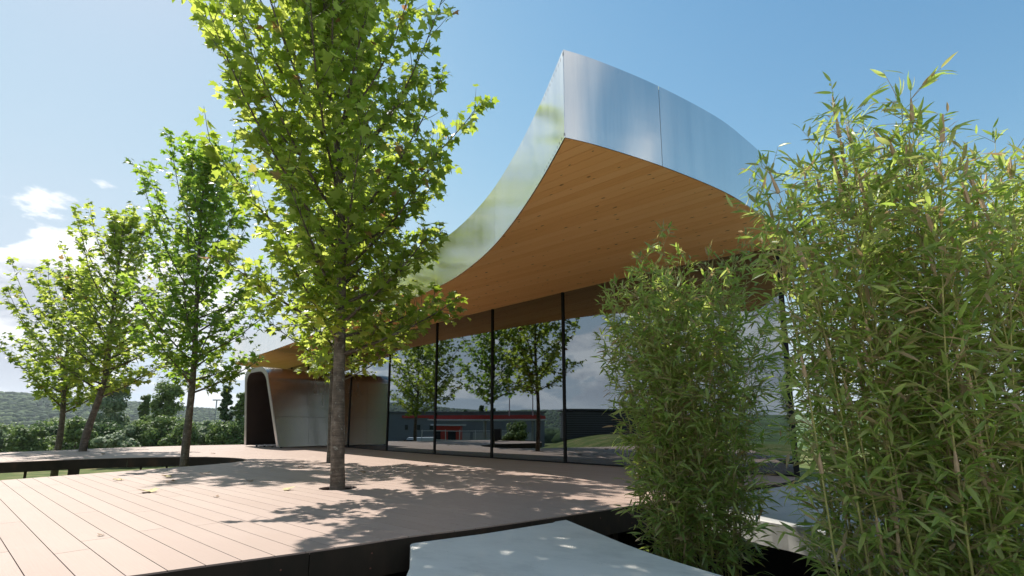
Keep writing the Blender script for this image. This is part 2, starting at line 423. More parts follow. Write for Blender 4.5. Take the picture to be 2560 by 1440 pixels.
def strips(polys, off, pitch, gap, k0, k1, joint=None, rng=None):
    out = []
    polys = [[np.array(p[:2], float) for p in P] for P in polys]
    for k in range(k0, k1):
        a = off + k * pitch + gap / 2; b = a + pitch - gap; NS = 4
        cs = [a + (b - a) * j / NS for j in range(NS + 1)]
        I = [scan(polys, c) for c in cs]
        groups = []
        if len({len(i) for i in I}) == 1:
            for q in range(len(I[0])): groups.append([(I[j][q][0], I[j][q][1], cs[j]) for j in range(NS + 1)])
        else:
            NS = 14; cs = [a + (b - a) * j / NS for j in range(NS + 1)]
            for j in range(NS):
                for (u0, u1) in scan(polys, (cs[j] + cs[j + 1]) / 2): groups.append([(u0, u1, cs[j]), (u0, u1, cs[j + 1])])
        js = []
        if joint:
            x = rng.uniform(-2, 2) - 60
            while x < 60: js.append(x); x += joint * rng.choice([0.8, 1.0, 1.0, 1.15])
        for g in groups:
            cut = [x for x in js if x > max(r[0] for r in g) + 0.3 and x < min(r[1] for r in g) - 0.3]
            ed = [None] + cut + [None]
            for i in range(len(ed) - 1):
                rows = [(r[0] if ed[i] is None else ed[i] + 0.0035, r[1] if ed[i + 1] is None else ed[i + 1] - 0.0035, r[2]) for r in g]
                if min(r[1] - r[0] for r in rows) > 0.004: out.append((k, len(g), rows))
    return out


# ------------------------------------------------------------------ setting: ground, hills
def smooth01(x): x = np.clip(x, 0, 1); return x * x * (3 - 2 * x)


def terrain(x, y):
    r = np.hypot(x, y); az = np.degrees(np.arctan2(-x, y))          # + to the left
    z = -0.78 - 0.5 * smooth01((-x - 5) / 6) * smooth01((y - 8) / 5)
    z = z - 1.4 * smooth01((r - 24) / 26) - 5.0 * smooth01((r - 60) / 160) - 14 * smooth01((r - 250) / 450)
    mound = np.exp(-(((x + 20) / 10) ** 2 + ((y - 5.5) / 4.2) ** 2)) * 1.15 + np.exp(-(((x + 12) / 4) ** 2 + ((y - 6.5) / 3.5) ** 2)) * 0.5
    z = z + mound * smooth01((-x - 8.6) / 3)
    hh = 86 - 0.85 * np.clip(az - 20, -40, 26) * 0 - 1.55 * np.clip(46 - az, 0, 50)
    hh = np.where(az > 60, 86 - 0.7 * (az - 60), hh); hh = np.clip(hh, 52, 90)
    hh = hh + 5 * np.sin(np.radians(az * 7.0)) + 2.5 * np.sin(np.radians(az * 19.0 + 40))
    z = z + hh * smooth01((r - 620) / 800) * (1 - 0.6 * smooth01((r - 1700) / 1200))
    return z


def build_ground():
    rs = [0, 1.5, 3, 4.5, 6, 7, 8, 9, 10, 11, 12, 13, 14, 15, 16, 17, 18, 19, 20, 21, 22, 24, 26, 28, 31, 35, 40, 46, 54, 64, 80, 100, 130, 170, 220, 290, 370, 450, 540, 620, 700, 780, 860, 940, 1020,
          1100, 1180, 1260, 1340, 1420, 1500, 1600, 1800, 2200, 2800]
    na = 180; V = []; F = []
    for r in rs:
        for k in range(na):
            a = 2 * math.pi * k / na; V.append((r * math.cos(a), r * math.sin(a), 0))
    V = np.array(V); V[:, 2] = terrain(V[:, 0], V[:, 1])
    idx = np.arange(len(rs) * na).reshape(len(rs), na)
    A = idx[:-1]; B = idx[1:]
    F = np.stack([A, B, np.roll(B, -1, 1), np.roll(A, -1, 1)], -1).reshape(-1, 4)
    o = put('ground', V, F, M_GROUND, smooth=True, kind='structure'); return o


build_ground()


def ico():
    t = (1 + 5 ** 0.5) / 2
    V = np.array([(-1, t, 0), (1, t, 0), (-1, -t, 0), (1, -t, 0), (0, -1, t), (0, 1, t), (0, -1, -t), (0, 1, -t), (t, 0, -1), (t, 0, 1), (-t, 0, -1), (-t, 0, 1)], float)
    V /= np.linalg.norm(V[0])
    F = [(0, 11, 5), (0, 5, 1), (0, 1, 7), (0, 7, 10), (0, 10, 11), (1, 5, 9), (5, 11, 4), (11, 10, 2), (10, 7, 6), (7, 1, 8), (3, 9, 4), (3, 4, 2), (3, 2, 6), (3, 6, 8), (3, 8, 9), (4, 9, 5), (2, 4, 11), (6, 2, 10), (8, 6, 7), (9, 8, 1)]
    V = list(map(tuple, V)); cache = {}; G = []
    def mid(a, b):
        k = (min(a, b), max(a, b))
        if k not in cache:
            p = (np.array(V[a]) + np.array(V[b])) / 2; V.append(tuple(p / np.linalg.norm(p))); cache[k] = len(V) - 1
        return cache[k]
    for a, b, c in F:
        ab, bc, ca = mid(a, b), mid(b, c), mid(c, a); G += [(a, ab, ca), (b, bc, ab), (c, ca, bc), (ab, bc, ca)]
    return np.array(V), np.array(G)


def far_woods(name, n, rfun, azr, size, mt, seed, label, cat, sub=True):
    rng = np.random.RandomState(seed); IV, IF = ico()
    if not sub: IF = np.array([(0, 11, 5), (0, 5, 1), (0, 1, 7), (0, 7, 10), (0, 10, 11), (1, 5, 9), (5, 11, 4), (11, 10, 2), (10, 7, 6), (7, 1, 8), (3, 9, 4), (3, 4, 2), (3, 2, 6), (3, 6, 8), (3, 8, 9), (4, 9, 5), (2, 4, 11), (6, 2, 10), (8, 6, 7), (9, 8, 1)]); IV = IV[:12]
    az = np.radians(rng.uniform(azr[0], azr[1], n)); r = rfun(rng, n)
    x = -np.sin(az) * r; y = np.cos(az) * r; z = terrain(x, y); s = size * rng.uniform(0.6, 1.4, n)
    jit = 1 + rng.uniform(-0.28, 0.28, (n, len(IV), 1))
    V = IV[None] * jit * s[:, None, None] * np.array([1, 1, 0.85]) + np.stack([x, y, z + s * 0.45], -1)[:, None]
    F = (IF[None] + (np.arange(n) * len(IV))[:, None, None]).reshape(-1, 3)
    o = put(name, V.reshape(-1, 3), F, mt, kind='stuff'); tag(o, label, cat); return o


M_FAR = leaf_mat('far_woodland', [(0.0, (0.03, 0.055, 0.022)), (0.5, (0.05, 0.08, 0.03)), (1.0, (0.09, 0.13, 0.045))], [(0.0, (0.04, 0.07, 0.02)), (1.0, (0.08, 0.12, 0.03))], trans=0.1, spec=0.1, rough=0.9)
far_woods('hill_forest', 26000, lambda g, n: 700 + 780 * g.rand(n) ** 0.8, (8, 112), 5.4, M_FAR, 5, 'dark forest covering the long hill on the horizon', 'forest', False)
far_woods('valley_woods', 4200, lambda g, n: 180 + 520 * g.rand(n) ** 0.9, (22, 112), 3.6, M_FAR, 6, 'tree covered valley floor between the shrubs and the hill', 'woods')

# ------------------------------------------------------------------ timber deck
front = catmull([(4.85, 8.55), (4.39, 8.1), (3.75, 7.66), (2.5, 6.63), (1.33, 5.73), (0.49, 5.11), (-0.29, 4.55), (-0.86, 4.19), (-1.35, 3.80), (-2.02, 3.34), (-2.36, 3.10), (-3.2, 2.55), (-5, 1.8),
                 (-7.4, 1.5), (-9.2, 2.6), (-9.8, 5.0), (-9.1, 7.0), (-8.63, 8.39), (-8.19, 9.42), (-7.85, 10.2), (-7.42, 11.16), (-7.12, 12.1), (-7.02, 12.9), (-7.24, 13.5), (-7.75, 14.1), (-8.6, 14.6),
                 (-9.58, 14.79), (-10.5, 14.62), (-11.29, 14.23), (-11.99, 13.72), (-12.95, 12.51), (-14.0, 11.5), (-15.5, 11.1), (-17.2, 11.7), (-18.5, 13.2), (-18.6, 15.4), (-17.93, 17.27),
                 (-17.3, 18.6), (-16.9, 20.6), (-16.0, 22.3), (-14.9, 23.6), (-13.3, 24.7), (-11.9, 26.0), (-10.6, 27.4)], 5)
DECK_POLY = [np.array(p) for p in front] + [np.array((-6.9, 21.6)), np.array((-4.3, 18.45)), np.array((-2.2, 16.25)), np.array((-0.3, 14.35)), np.array((1.6, 12.55)), np.array((3.5, 10.8)), np.array((5.25, 9.2))]
HOLES = [(-2.57, 7.37, 0.27), (-4.60, 12.37, 0.25), (-15.7, 18.1, 0.25)]
holepolys = [[np.array((x + r * math.cos(a), y + r * math.sin(a))) for a in np.linspace(0, 2 * math.pi, 28, endpoint=False)] for x, y, r in HOLES]
deck = thing('timber_deck', 'large pinkish brown plank deck with curved edges around the trees', 'deck', (0, 8, -0.8))
rng = random.Random(11)
pieces = strips([DECK_POLY] + holepolys, 0.478, 0.1985, 0.0055, -45, 75, 5.2, rng)
def near_key(pc):
    u, c = (pc[2][0][0] + pc[2][0][1]) / 2, pc[2][0][2]; p = u * UD + c * VD; return math.hypot(*p) * (3 if p[1] < 1.0 or pc[1] == 2 else 1)
pieces.sort(key=near_key)
rest = MB()
for i, (k, n, rows) in enumerate(pieces):
    V, F = slabpiece(rows, -0.024, 0.0)
    if i < 296: put('plank', V, F, M_DECK, deck)
    else: rest.add(V, F)
rest.put('plank', M_DECK, deck, kind='stuff')
# dark sheet below the boards, steel edge band, posts, bolts
def inset(poly, d):
    out = []; n = len(poly)
    for i in range(n):
        a, b = poly[i - 1], poly[(i + 1) % n]; t = (b - a) / (np.linalg.norm(b - a) + 1e-9); out.append(poly[i] + d * np.array([t[1], -t[0]]))
    return out
cw = sum(a[0] * b[1] - b[0] * a[1] for a, b in zip(DECK_POLY, DECK_POLY[1:] + DECK_POLY[:1])) < 0
sgn = 1 if cw else -1
def sheet(polys, zlow, zhigh, name, mt, parent, pitch=0.6, kind=None):
    m = MB()
    for (k, n, rows) in strips(polys, 0.3, pitch, 0.0, -15, 25): m.add(*slabpiece(rows, zlow, zhigh))
    return m.put(name, mt, parent, kind=kind)
sheet([inset(DECK_POLY, sgn * 0.05)] + holepolys, -0.075, -0.035, 'subframe', M_DARK, deck)
edge = front
seg = []; acc = 0
for i in range(len(edge) - 1):
    seg.append(edge[i]); acc += np.linalg.norm(edge[i + 1] - edge[i])
    if acc > 2.6 or i == len(edge) - 2:
        seg.append(edge[i + 1]); P = [np.array(p) for p in seg]
        mb = MB(); V = []; m_ = len(P)
        d0 = (P[1] - P[0]) / np.linalg.norm(P[1] - P[0]); d1 = (P[-1] - P[-2]) / np.linalg.norm(P[-1] - P[-2]); P[0] = P[0] + d0 * 0.003; P[-1] = P[-1] - d1 * 0.003
        for j, p in enumerate(P):
            t = P[min(j + 1, m_ - 1)] - P[max(j - 1, 0)]; t = t / np.linalg.norm(t); nrm = np.array([t[1], -t[0]]) * sgn
            for off_, z in ((-0.006, -0.27), (-0.006, -0.012), (0.006, -0.012), (0.006, -0.27)): q = p + nrm * off_; V.append((q[0], q[1], z))
        F = [(4 * j + a, 4 * j + (a + 1) % 4, 4 * j + 4 + (a + 1) % 4, 4 * j + 4 + a) for j in range(m_ - 1) for a in range(4)] + [(0, 1, 2, 3), (4 * m_ - 1, 4 * m_ - 2, 4 * m_ - 3, 4 * m_ - 4)]
        put('edge_band', V, F, M_STEEL, deck); seg = []; acc = 0
for (x, y, z) in ((-1.60, 3.555, -0.10), (-1.07, 3.955, -0.085), (-1.075, 3.95, -0.195), (-1.60, 3.56, -0.2), (0.95, 5.45, -0.08), (1.35, 5.75, -0.10), (1.36, 5.76, -0.19), (-0.3, 4.56, -0.2)):
    e_ = min(range(len(edge) - 1), key=lambda i: np.hypot(edge[i][0] - x, edge[i][1] - y)); t = edge[e_ + 1] - edge[e_]; t = t / np.linalg.norm(t)
    nrm = np.array([-t[1], t[0]]) * sgn; s = ((np.array((x, y)) - edge[e_]) @ t); q = edge[e_] + t * s
    c0 = q + nrm * 0.005; c1 = q + nrm * 0.010
    MB().tube([(c0[0], c0[1], z), (c1[0], c1[1], z)], [0.007, 0.006], 8).put('bolt', M_BOLT, deck)
for (x, y, wd) in ((-12.15, 13.75, 0.22), (-12.75, 13.0, 0.05), (-13.2, 12.6, 0.05), (-10.95, 14.62, 0.05), (-10.35, 14.85, 0.05), (-9.7, 14.95, 0.05), (-9.05, 14.9, 0.05), (-8.0, 14.5, 0.06), (-14.9, 11.5, 0.08),
                   (-7.9, 9.6, 0.05), (-1.5, 4.4, 0.08), (1.2, 6.0, 0.08), (-3.5, 3.0, 0.08)):
    MB().box((x, y, -0.76), (wd, wd, 1.36), 0.6).put('post', M_STEEL, deck)
for (x, y, r) in HOLES:
    m = MB(); m.tube([(x, y, -0.30), (x, y, -0.004)], [r + 0.006, r + 0.006], 28, caps=False); m.put('planting_ring', M_STEEL, deck)

# bark mulch heaped in the bay under the boards
gm = np.random.RandomState(2); nq = 2600; mx = gm.normal(-13.6, 1.5, nq); my = gm.normal(15.0, 1.2, nq)
mz = terrain(mx, my) + 0.22 * np.exp(-(((mx + 13.6) / 1.6) ** 2 + ((my - 15.0) / 1.3) ** 2)) + gm.uniform(0, 0.03, nq)
MP = np.stack([mx, my, mz], 1); MR = gm.normal(0, 0.045, (nq, 2, 3)); MV = np.stack([MP, MP + MR[:, 0], MP + MR[:, 0] * 0.8 + MR[:, 1] * 0.5, MP + MR[:, 1] * 0.6], 1)
mu = put('mulch', MV.reshape(-1, 3), (np.arange(nq)[:, None] * 4 + np.arange(4)[None]), simple('bark_mulch', (0.12, 0.07, 0.05), 0.9, 0.0, 0.5, 3, 0.0), kind='stuff')
tag(mu, 'reddish bark mulch on the ground under the deck', 'mulch')

# ------------------------------------------------------------------ concrete slabs
s1 = catmull([(0.52, 5.27), (0.60, 5.05), (0.76, 4.6), (1.0, 3.95), (1.34, 3.31), (1.85, 2.55), (2.7, 1.6), (3.9, 0.6), (6.5, -0.6)], 4) + [np.array((12.0, -2.5)), np.array((12.0, -12.0)), np.array((-6.0, -12.0)), np.array((-1.6, -2.5)), np.array((-0.75, 0.5)), np.array((-0.60, 2.4)), np.array((-0.70, 3.5)), np.array((-0.80, 4.02))] + \
     [np.array((-0.83, 4.13)), np.array((-0.80, 4.17)), np.array((-0.72, 4.22)), np.array((-0.27, 4.50)), np.array((0.40, 5.01))]  # unseen area behind the camera is added, bounces sun onto bamboo and soffit
def slab(name, poly, z0, z1, mt, label, bev=0.012):
    P = [np.array(p) for p in poly]; area = sum(a[0] * b[1] - b[0] * a[1] for a, b in zip(P, P[1:] + P[:1]))
    if area < 0: P = P[::-1]
    Q = inset(P, -bev); n = len(P); V = []
    for R, z in ((P, z0), (P, z1 - bev), (Q, z1)): V += [(p[0], p[1], z) for p in R]
    F = [tuple(range(n))[::-1]] + [(l * n + i, l * n + (i + 1) % n, (l + 1) * n + (i + 1) % n, (l + 1) * n + i) for l in (0, 1) for i in range(n)] + [tuple(range(2 * n, 3 * n))]
    o = put(name, V, F, mt); return tag(o, label, 'slab')
slab('concrete_slab', s1, -0.27, -0.045, M_CONC, 'pale concrete slab with curved edge butting the deck in front of the small bamboo')
s2 = [(2.25, 6.36), (3.0, 6.96), (3.75, 7.58), (4.42, 8.05), (4.95, 8.45), (5.6, 9.0), (13.0, 16.0), (17.0, 8.0), (12.0, 1.0), (6.2, 1.2), (4.4, 1.7), (3.55, 2.4)] + [tuple(p) for p in catmull([(3.1, 3.5), (2.9, 4.2), (2.74, 4.85), (2.57, 5.17), (2.38, 5.7)], 4)]  # unseen stretch to the right is widened to throw light up at the soffit
slab('concrete_slab', s2, -0.30, -0.05, M_CONC2, 'raw grey concrete slab with rough edge running behind the tall bamboo')

# ------------------------------------------------------------------ pavilion
pav = thing('pavilion', 'low modern pavilion with swooping aluminium roof, timber soffit and mirror glazing', 'building', (3, 15, 0))
ZR, ZT = 4.35, 5.53
rl = catmull([(0.64, 5.38), (0.4, 6.46), (0.06, 7.70), (-0.36, 8.94), (-0.82, 9.98), (-1.43, 11.10), (-2.2, 12.15), (-3.3, 13.4), (-5.2, 15.5), (-7.8, 18.4), (-11, 21.9), (-14.0, 25.0), (-15.6, 26.8)], 6)
rr = catmull([(0.64, 5.38), (1.1, 5.565), (2.01, 6.03), (3.06, 6.68), (3.74, 7.22), (4.5, 7.92), (5.5, 9.1), (6.6, 11.0), (7.6, 13.6), (8.2, 17)], 6)
ROOF_POLY = rl[::-1] + rr[1:] + [np.array((8.0, 24.0)), np.array((2.0, 31.0)), np.array((-8.0, 34.0)), np.array((-15.0, 31.5))]
ROOF_POLY = [np.array(p) for p in ROOF_POLY]
V, F = prism(inset(ROOF_POLY, 0.02 * (-1 if sum(a[0] * b[1] - b[0] * a[1] for a, b in zip(ROOF_POLY, ROOF_POLY[1:] + ROOF_POLY[:1])) > 0 else 1)), ZR + 0.03, ZT - 0.03)
RI = inset(ROOF_POLY, 0.012 * (-1 if sum(a[0] * b[1] - b[0] * a[1] for a, b in zip(ROOF_POLY, ROOF_POLY[1:] + ROOF_POLY[:1])) > 0 else 1))
m = MB()
for (k, n, rows) in strips([RI], 0.3, 0.8, 0.0, -5, 45): m.add(*slabpiece(rows, ZR + 0.022, ZR + 0.06))
sof = m.put('soffit', M_DARK, pav)
m = MB()
for (k, n, rows) in strips([RI], 0.3, 0.8, 0.0, -5, 45): m.add(*slabpiece(rows, ZT - 0.08, ZT - 0.03))
roofdeck = m.put('roof_deck', M_ROOF, pav)
rest = MB()
for (k, n, rows) in strips([RI], 4.618, 0.169, 0.010, -2, 170):
    V, F = slabpiece(rows, ZR + 0.002, ZR + 0.022)
    if k < 62: put('plank', V, F, M_WOOD, sof)
    else: rest.add(V, F)
rest.put('plank', M_WOOD, sof, kind='stuff')
# thin dark shadow line between soffit and fascia is the real gap left by the inset
fascia = holder('fascia', pav)


def fascia_run(path, start, plen, outward, first_len):
    """panels of given length along a plan path, each curved sheet its own part, with rivets"""
    path = [np.array(p) for p in path]; L = [0]
    for a, b in zip(path, path[1:]): L.append(L[-1] + np.linalg.norm(b - a))
    def at(s):
        s = min(max(s, 0), L[-1]); i = max(j for j in range(len(L)) if L[j] <= s); i = min(i, len(path) - 2)
        t = (path[i + 1] - path[i]) / (L[i + 1] - L[i]); 
        ta = path[min(i + 2, len(path) - 1)] - path[i]; tb = path[i + 1] - path[max(i - 1, 0)]; f = (s - L[i]) / (L[i + 1] - L[i]); tt = tb * (1 - f) + ta * f
        tt = tt / np.linalg.norm(tt); return path[i] + t * (s - L[i]), np.array([tt[1], -tt[0]]) * outward
    s = start; first = True; big = plen
    while s < L[-1] - 0.2:
        e = min(s + (first_len if first else big), L[-1]); n = 20; V = []
        a0 = s + (0.0 if first else 0.004)
        for j in range(n + 1):
            q, nr = at(a0 + (e - 0.004 - a0) * j / n)
            for o_, z in ((0.0, ZR - 0.004), (0.0, ZT), (-0.008, ZT), (-0.008, ZR - 0.004)): V.append((q[0] + nr[0] * o_, q[1] + nr[1] * o_, z))
        W = []; F = []
        for a in range(4):                      # each side has vertices of its own, so the folds stay sharp
            b0 = len(W)
            for j in range(n + 1): W += [V[4 * j + a], V[4 * j + (a + 1) % 4]]
            F += [(b0 + 2 * j, b0 + 2 * j + 2, b0 + 2 * j + 3, b0 + 2 * j + 1) for j in range(n)]
        b0 = len(W); W += V[:4] + V[-4:]; F += [(b0, b0 + 1, b0 + 2, b0 + 3), (b0 + 7, b0 + 6, b0 + 5, b0 + 4)]
        put('fascia_panel', W, F, M_ALU, fascia, smooth=True)
        if math.hypot(*at(s)[0]) < 17:
            m = MB()
            for u in [0.07] + [0.07 + (e - s - 0.14) * q / max(2, round((e - s) / 0.75)) for q in range(1, max(2, round((e - s) / 0.75)))] + [e - s - 0.07]:
                for z in (ZR + 0.10, ZR + 0.59, ZR + 1.08):
                    q, nr = at(s + u); c0 = q + nr * 0.0005; c1 = q + nr * 0.006; m.tube([(c0[0], c0[1], z), (c1[0], c1[1], z)], [0.014, 0.011], 7)
            m.put('rivet', M_RIVET, fascia, kind='stuff')
        s = e; first = False


fascia_run(rl, 0, 3.5, 1, 3.6); fascia_run(rr, 0, 3.5, -1, 1.52)
m = MB()
for a, b in zip(ROOF_POLY[len(rl) + len(rr) - 2:], ROOF_POLY[len(rl) + len(rr) - 1:]): m.beam(a, b, 0.02, ZR, ZT)
m.beam(ROOF_POLY[-1], ROOF_POLY[0], 0.02, ZR, ZT); m.put('rear_fascia', M_ALU, pav)

# glazing: panes between mullions
GL = [(-15.2, 31.0), (-13.0, 28.4), (-11.05, 26.1), (-9.1, 23.7), (-7.04, 21.15), (-4.62, 18.2), (-2.50, 15.96), (-0.57, 14.06), (1.33, 12.24), (3.22, 10.44), (5.15, 8.98), (6.0, 11.3), (6.7, 13.9), (7.2, 16.5)]
glazing = holder('glazing', pav)
for a, b in zip(GL, GL[1:]):
    a = np.array(a); b = np.array(b); d = (b - a) / np.linalg.norm(b - a)
    MB().beam(a + d * 0.033, b - d * 0.033, 0.024, 0.035, ZR + 0.0).put('pane', M_GLASS, glazing)
    MB().beam(a + d * 0.034, b - d * 0.034, 0.06, 0.002, 0.032).put('sill', M_MULL, glazing)
    MB().beam(a - d * 0.031, a + d * 0.031, 0.09, 0.002, ZR).put('mullion', M_MULL, glazing)
# interior: floor, rear wall and columns that show faintly through the glass
ins = [(-14.9, 31.2), (-10.9, 26.4), (-6.95, 21.35), (-4.5, 18.42), (-2.35, 16.2), (-0.4, 14.3), (1.5, 12.5), (3.4, 10.7), (5.1, 9.3), (5.9, 11.5), (6.6, 14), (7.1, 16.6), (7.2, 23.5), (1.8, 30), (-8, 33)]
V, F = prism(ins, -0.3, -0.002); tag(put('floor', V, F, M_INFL, pav))
m = MB(); bk = [(7.2, 16.6), (7.2, 23.5), (1.8, 30.0), (-8, 33), (-15, 31.2)]
for a, b in zip(bk, bk[1:]): m.beam(a, b, 0.2, 0.0, ZR)
m.put('rear_wall', M_DARK, pav)
for (x, y) in ((2.2, 14.2), (-1.3, 17.6), (-5.0, 22.0)): MB().box((x, y, ZR / 2), (0.3, 0.3, ZR - 0.01), 0.8).put('column', M_INFL, pav)
for (x, y) in ((0.5, 19.0), (3.2, 17.5), (-3.5, 22.5)): MB().box((x, y, 0.55), (1.6, 0.7, 1.1), 0.8).put('counter', M_INFL, pav)

# entrance portal: arched tunnel of metal sheets that sticks out of the glazing
portal = holder('entrance_portal', pav)
PA = np.array((-9.55, 20.2)); PS = np.array((-0.763, 0.647)); PN = np.array((-0.647, -0.763)); PW = 3.42


def arch(t, off=0.0, H=3.42, lean=0.62, rr_=0.62):
    """profile point (s, z) for t in 0..1: near foot -> crown -> far foot; off shrinks it inwards"""
    pts = []
    hw = PW / 2 - off; top = H - off; l = lean
    pts.append((-hw, 0.06)); pts.append((-hw + l * (top - rr_) / H, top - rr_))
    cx = -hw + l * (top - rr_) / H + rr_ * 0.98
    for a in np.linspace(0.0, 1.0, 9)[1:]:
        th = math.pi - 0.16 - a * (math.pi / 2 - 0.16); pts.append((cx + rr_ * math.cos(th), top - rr_ + rr_ * math.sin(th)))
    pts += [(-p[0], p[1]) for p in pts[::-1]]
    L = [0]
    for a, b in zip(pts, pts[1:]): L.append(L[-1] + math.hypot(b[0] - a[0], b[1] - a[1]))
    s = t * L[-1]; i = min(max(j for j in range(len(L)) if L[j] <= s + 1e-9), len(pts) - 2); f = (s - L[i]) / (L[i + 1] - L[i])
    return pts[i][0] + f * (pts[i + 1][0] - pts[i][0]), pts[i][1] + f * (pts[i + 1][1] - pts[i][1])


def ppt(s, z, u):
    rake = 0.14 * z
    uu = u if u < 0 else rake + u
    p = PA + PS * (PW / 2 + s) + PN * uu; return (p[0], p[1], z)


def sheetpiece(t0, t1, u0, u1, off, th, name, mt, n=None):
    n = n or max(4, int((t1 - t0) * 110)); V = []
    for j in range(n + 1):
        t = t0 + (t1 - t0) * j / n
        for (o_, u) in ((off, u0), (off, u1), (off + th, u1), (off + th, u0)):
            s, z = arch(t, o_); V.append(ppt(s, z, u))
    F = [(4 * j + a, 4 * j + (a + 1) % 4, 4 * j + 4 + (a + 1) % 4, 4 * j + 4 + a) for j in range(n) for a in range(4)] + [(3, 2, 1, 0), (4 * n, 4 * n + 1, 4 * n + 2, 4 * n + 3)]
    W = []; G = []
    for a in range(4):
        b0 = len(W)
        for j in range(n + 1): W += [V[4 * j + a], V[4 * j + (a + 1) % 4]]
        G += [(b0 + 2 * j, b0 + 2 * j + 1, b0 + 2 * j + 3, b0 + 2 * j + 2) for j in range(n)]
    b0 = len(W); W += V[:4] + V[-4:]; G += [(b0 + 3, b0 + 2, b0 + 1, b0), (b0 + 4, b0 + 5, b0 + 6, b0 + 7)]
    return put(name, W, G, mt, portal, smooth=True)


cuts = [0.0, 0.145, 0.275, 0.395, 0.5, 0.605, 0.725, 0.855, 1.0]
for a, b in zip(cuts, cuts[1:]):
    for (u0, u1) in ((-0.0, -1.25), (-1.258, -2.9)):
        sheetpiece(a + 0.0005, b - 0.0005, (0.0 if u0 == 0 else u0), u1, 0.0, 0.012, 'shell_panel', M_PORTAL)
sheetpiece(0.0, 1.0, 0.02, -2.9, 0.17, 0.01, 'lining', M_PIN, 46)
sheetpiece(0.0, 1.0, 0.03, 0.0, -0.004, 0.185, 'edge_frame', M_PFRAME, 46)
m = MB()
for s in (-1.2, -0.4, 0.4, 1.2):
    p0 = PA + PS * (PW / 2 + s) - PN * 0.3; m.box((p0[0], p0[1], 0.03), (0.06, 0.06, 0.058))
m.put('foot', M_MULL, portal)
for s in (-0.62, 0.62):
    a = PA + PS * (PW / 2 + s - 0.58) - PN * 2.6; b = PA + PS * (PW / 2 + s + 0.58) - PN * 2.6
    MB().beam(a, b, 0.04, 0.02, 2.6).put('door_leaf', M_DARK, portal)

# ------------------------------------------------------------------ plane trees
def leaf_template():
    R = [(0.26, -0.14), (0.22, 0.04), (0.54, 0.08), (0.40, 0.25), (0.60, 0.54), (0.30, 0.48), (0.19, 0.60), (0.13, 0.80)]
    V = [(0, 0, 0), (0, 0.36, 0.02), (0, 1.0, -0.16)]
    V += [(x, y, 0.16 * x - 0.13 * max(0, y - 0.2)) for x, y in R] + [(-x, y, 0.16 * x - 0.13 * max(0, y - 0.2)) for x, y in R]
    F = []
    r = [0] + list(range(3, 11)) + [2]
    F += [(1, r[i], r[i + 1]) for i in range(len(r) - 1)]
    l = [0] + list(range(11, 19)) + [2]
    F += [(1, l[i + 1], l[i]) for i in range(len(l) - 1)]
    return np.array(V), np.array(F), None


def bamboo_template():
    V = [(0, 0, 0)]; uv = [(0.5, 0)]
    for t, wd in ((0.16, 0.072), (0.42, 0.092), (0.72, 0.058)):
        z = -0.16 * t * t
        for s, u in ((-1, 0.0), (0, 0.5), (1, 1.0)): V.append((s * wd, t, z + (0.028 if s else 0.0))); uv.append((u, t))
    V.append((0, 1.0, -0.17)); uv.append((0.5, 1.0))
    F = [(0, 2, 1), (0, 3, 2)]
    for b in (1, 4): F += [(b, b + 1, b + 4), (b, b + 4, b + 3), (b + 1, b + 2, b + 5), (b + 1, b + 5, b + 4)]
    F += [(7, 8, 10), (8, 9, 10)]
    return np.array(V), np.array(F), np.array(uv)


def frames(D, N):
    """rotation matrices whose y axis is D and z axis close to N"""
    D = D / (np.linalg.norm(D, axis=1, keepdims=True) + 1e-9); X = np.cross(D, N); X /= np.linalg.norm(X, axis=1, keepdims=True) + 1e-9
    Z = np.cross(X, D); return np.stack([X, D, Z], -1)


def leaves_out(root, P, D, N, S, tmpl, mt, nparts, name='leaf'):
    V0, F0, uv0 = tmpl; R = frames(D, N); P = np.asarray(P)
    c = np.array([0, 0, 0.9]); q = P - c
    vis = (q[:, 1] > 0.5) & (np.abs(q[:, 0] / q[:, 1]) < 1.08) & ((q[:, 2] / q[:, 1]) < 1.0) & ((q[:, 2] / q[:, 1]) > -0.36)
    dist = np.linalg.norm(q, axis=1) / S; dist[~vis] += 1e4; order = np.argsort(dist); sel = order[:nparts]; other = order[nparts:]
    me = mesh_from(name, V0, F0, mt, False, uv0) if nparts else None
    o_ = org(root)
    for i in sel:
        o = bpy.data.objects.new(name, me); COL.objects.link(o); o.parent = root
        M = np.eye(4); M[:3, :3] = R[i] * S[i]; M[:3, 3] = P[i] - o_
        from mathutils import Matrix
        o.matrix_basis = Matrix(M.tolist())
    A = np.einsum('nij,vj->nvi', R[other], V0) * S[other][:, None, None] + P[other][:, None]
    n = len(other); F = (F0[None] + (np.arange(n) * len(V0))[:, None, None]).reshape(-1, 3)
    put('foliage', A.reshape(-1, 3), F, mt, root, uv=None if uv0 is None else np.tile(uv0, (n, 1)), kind='stuff')


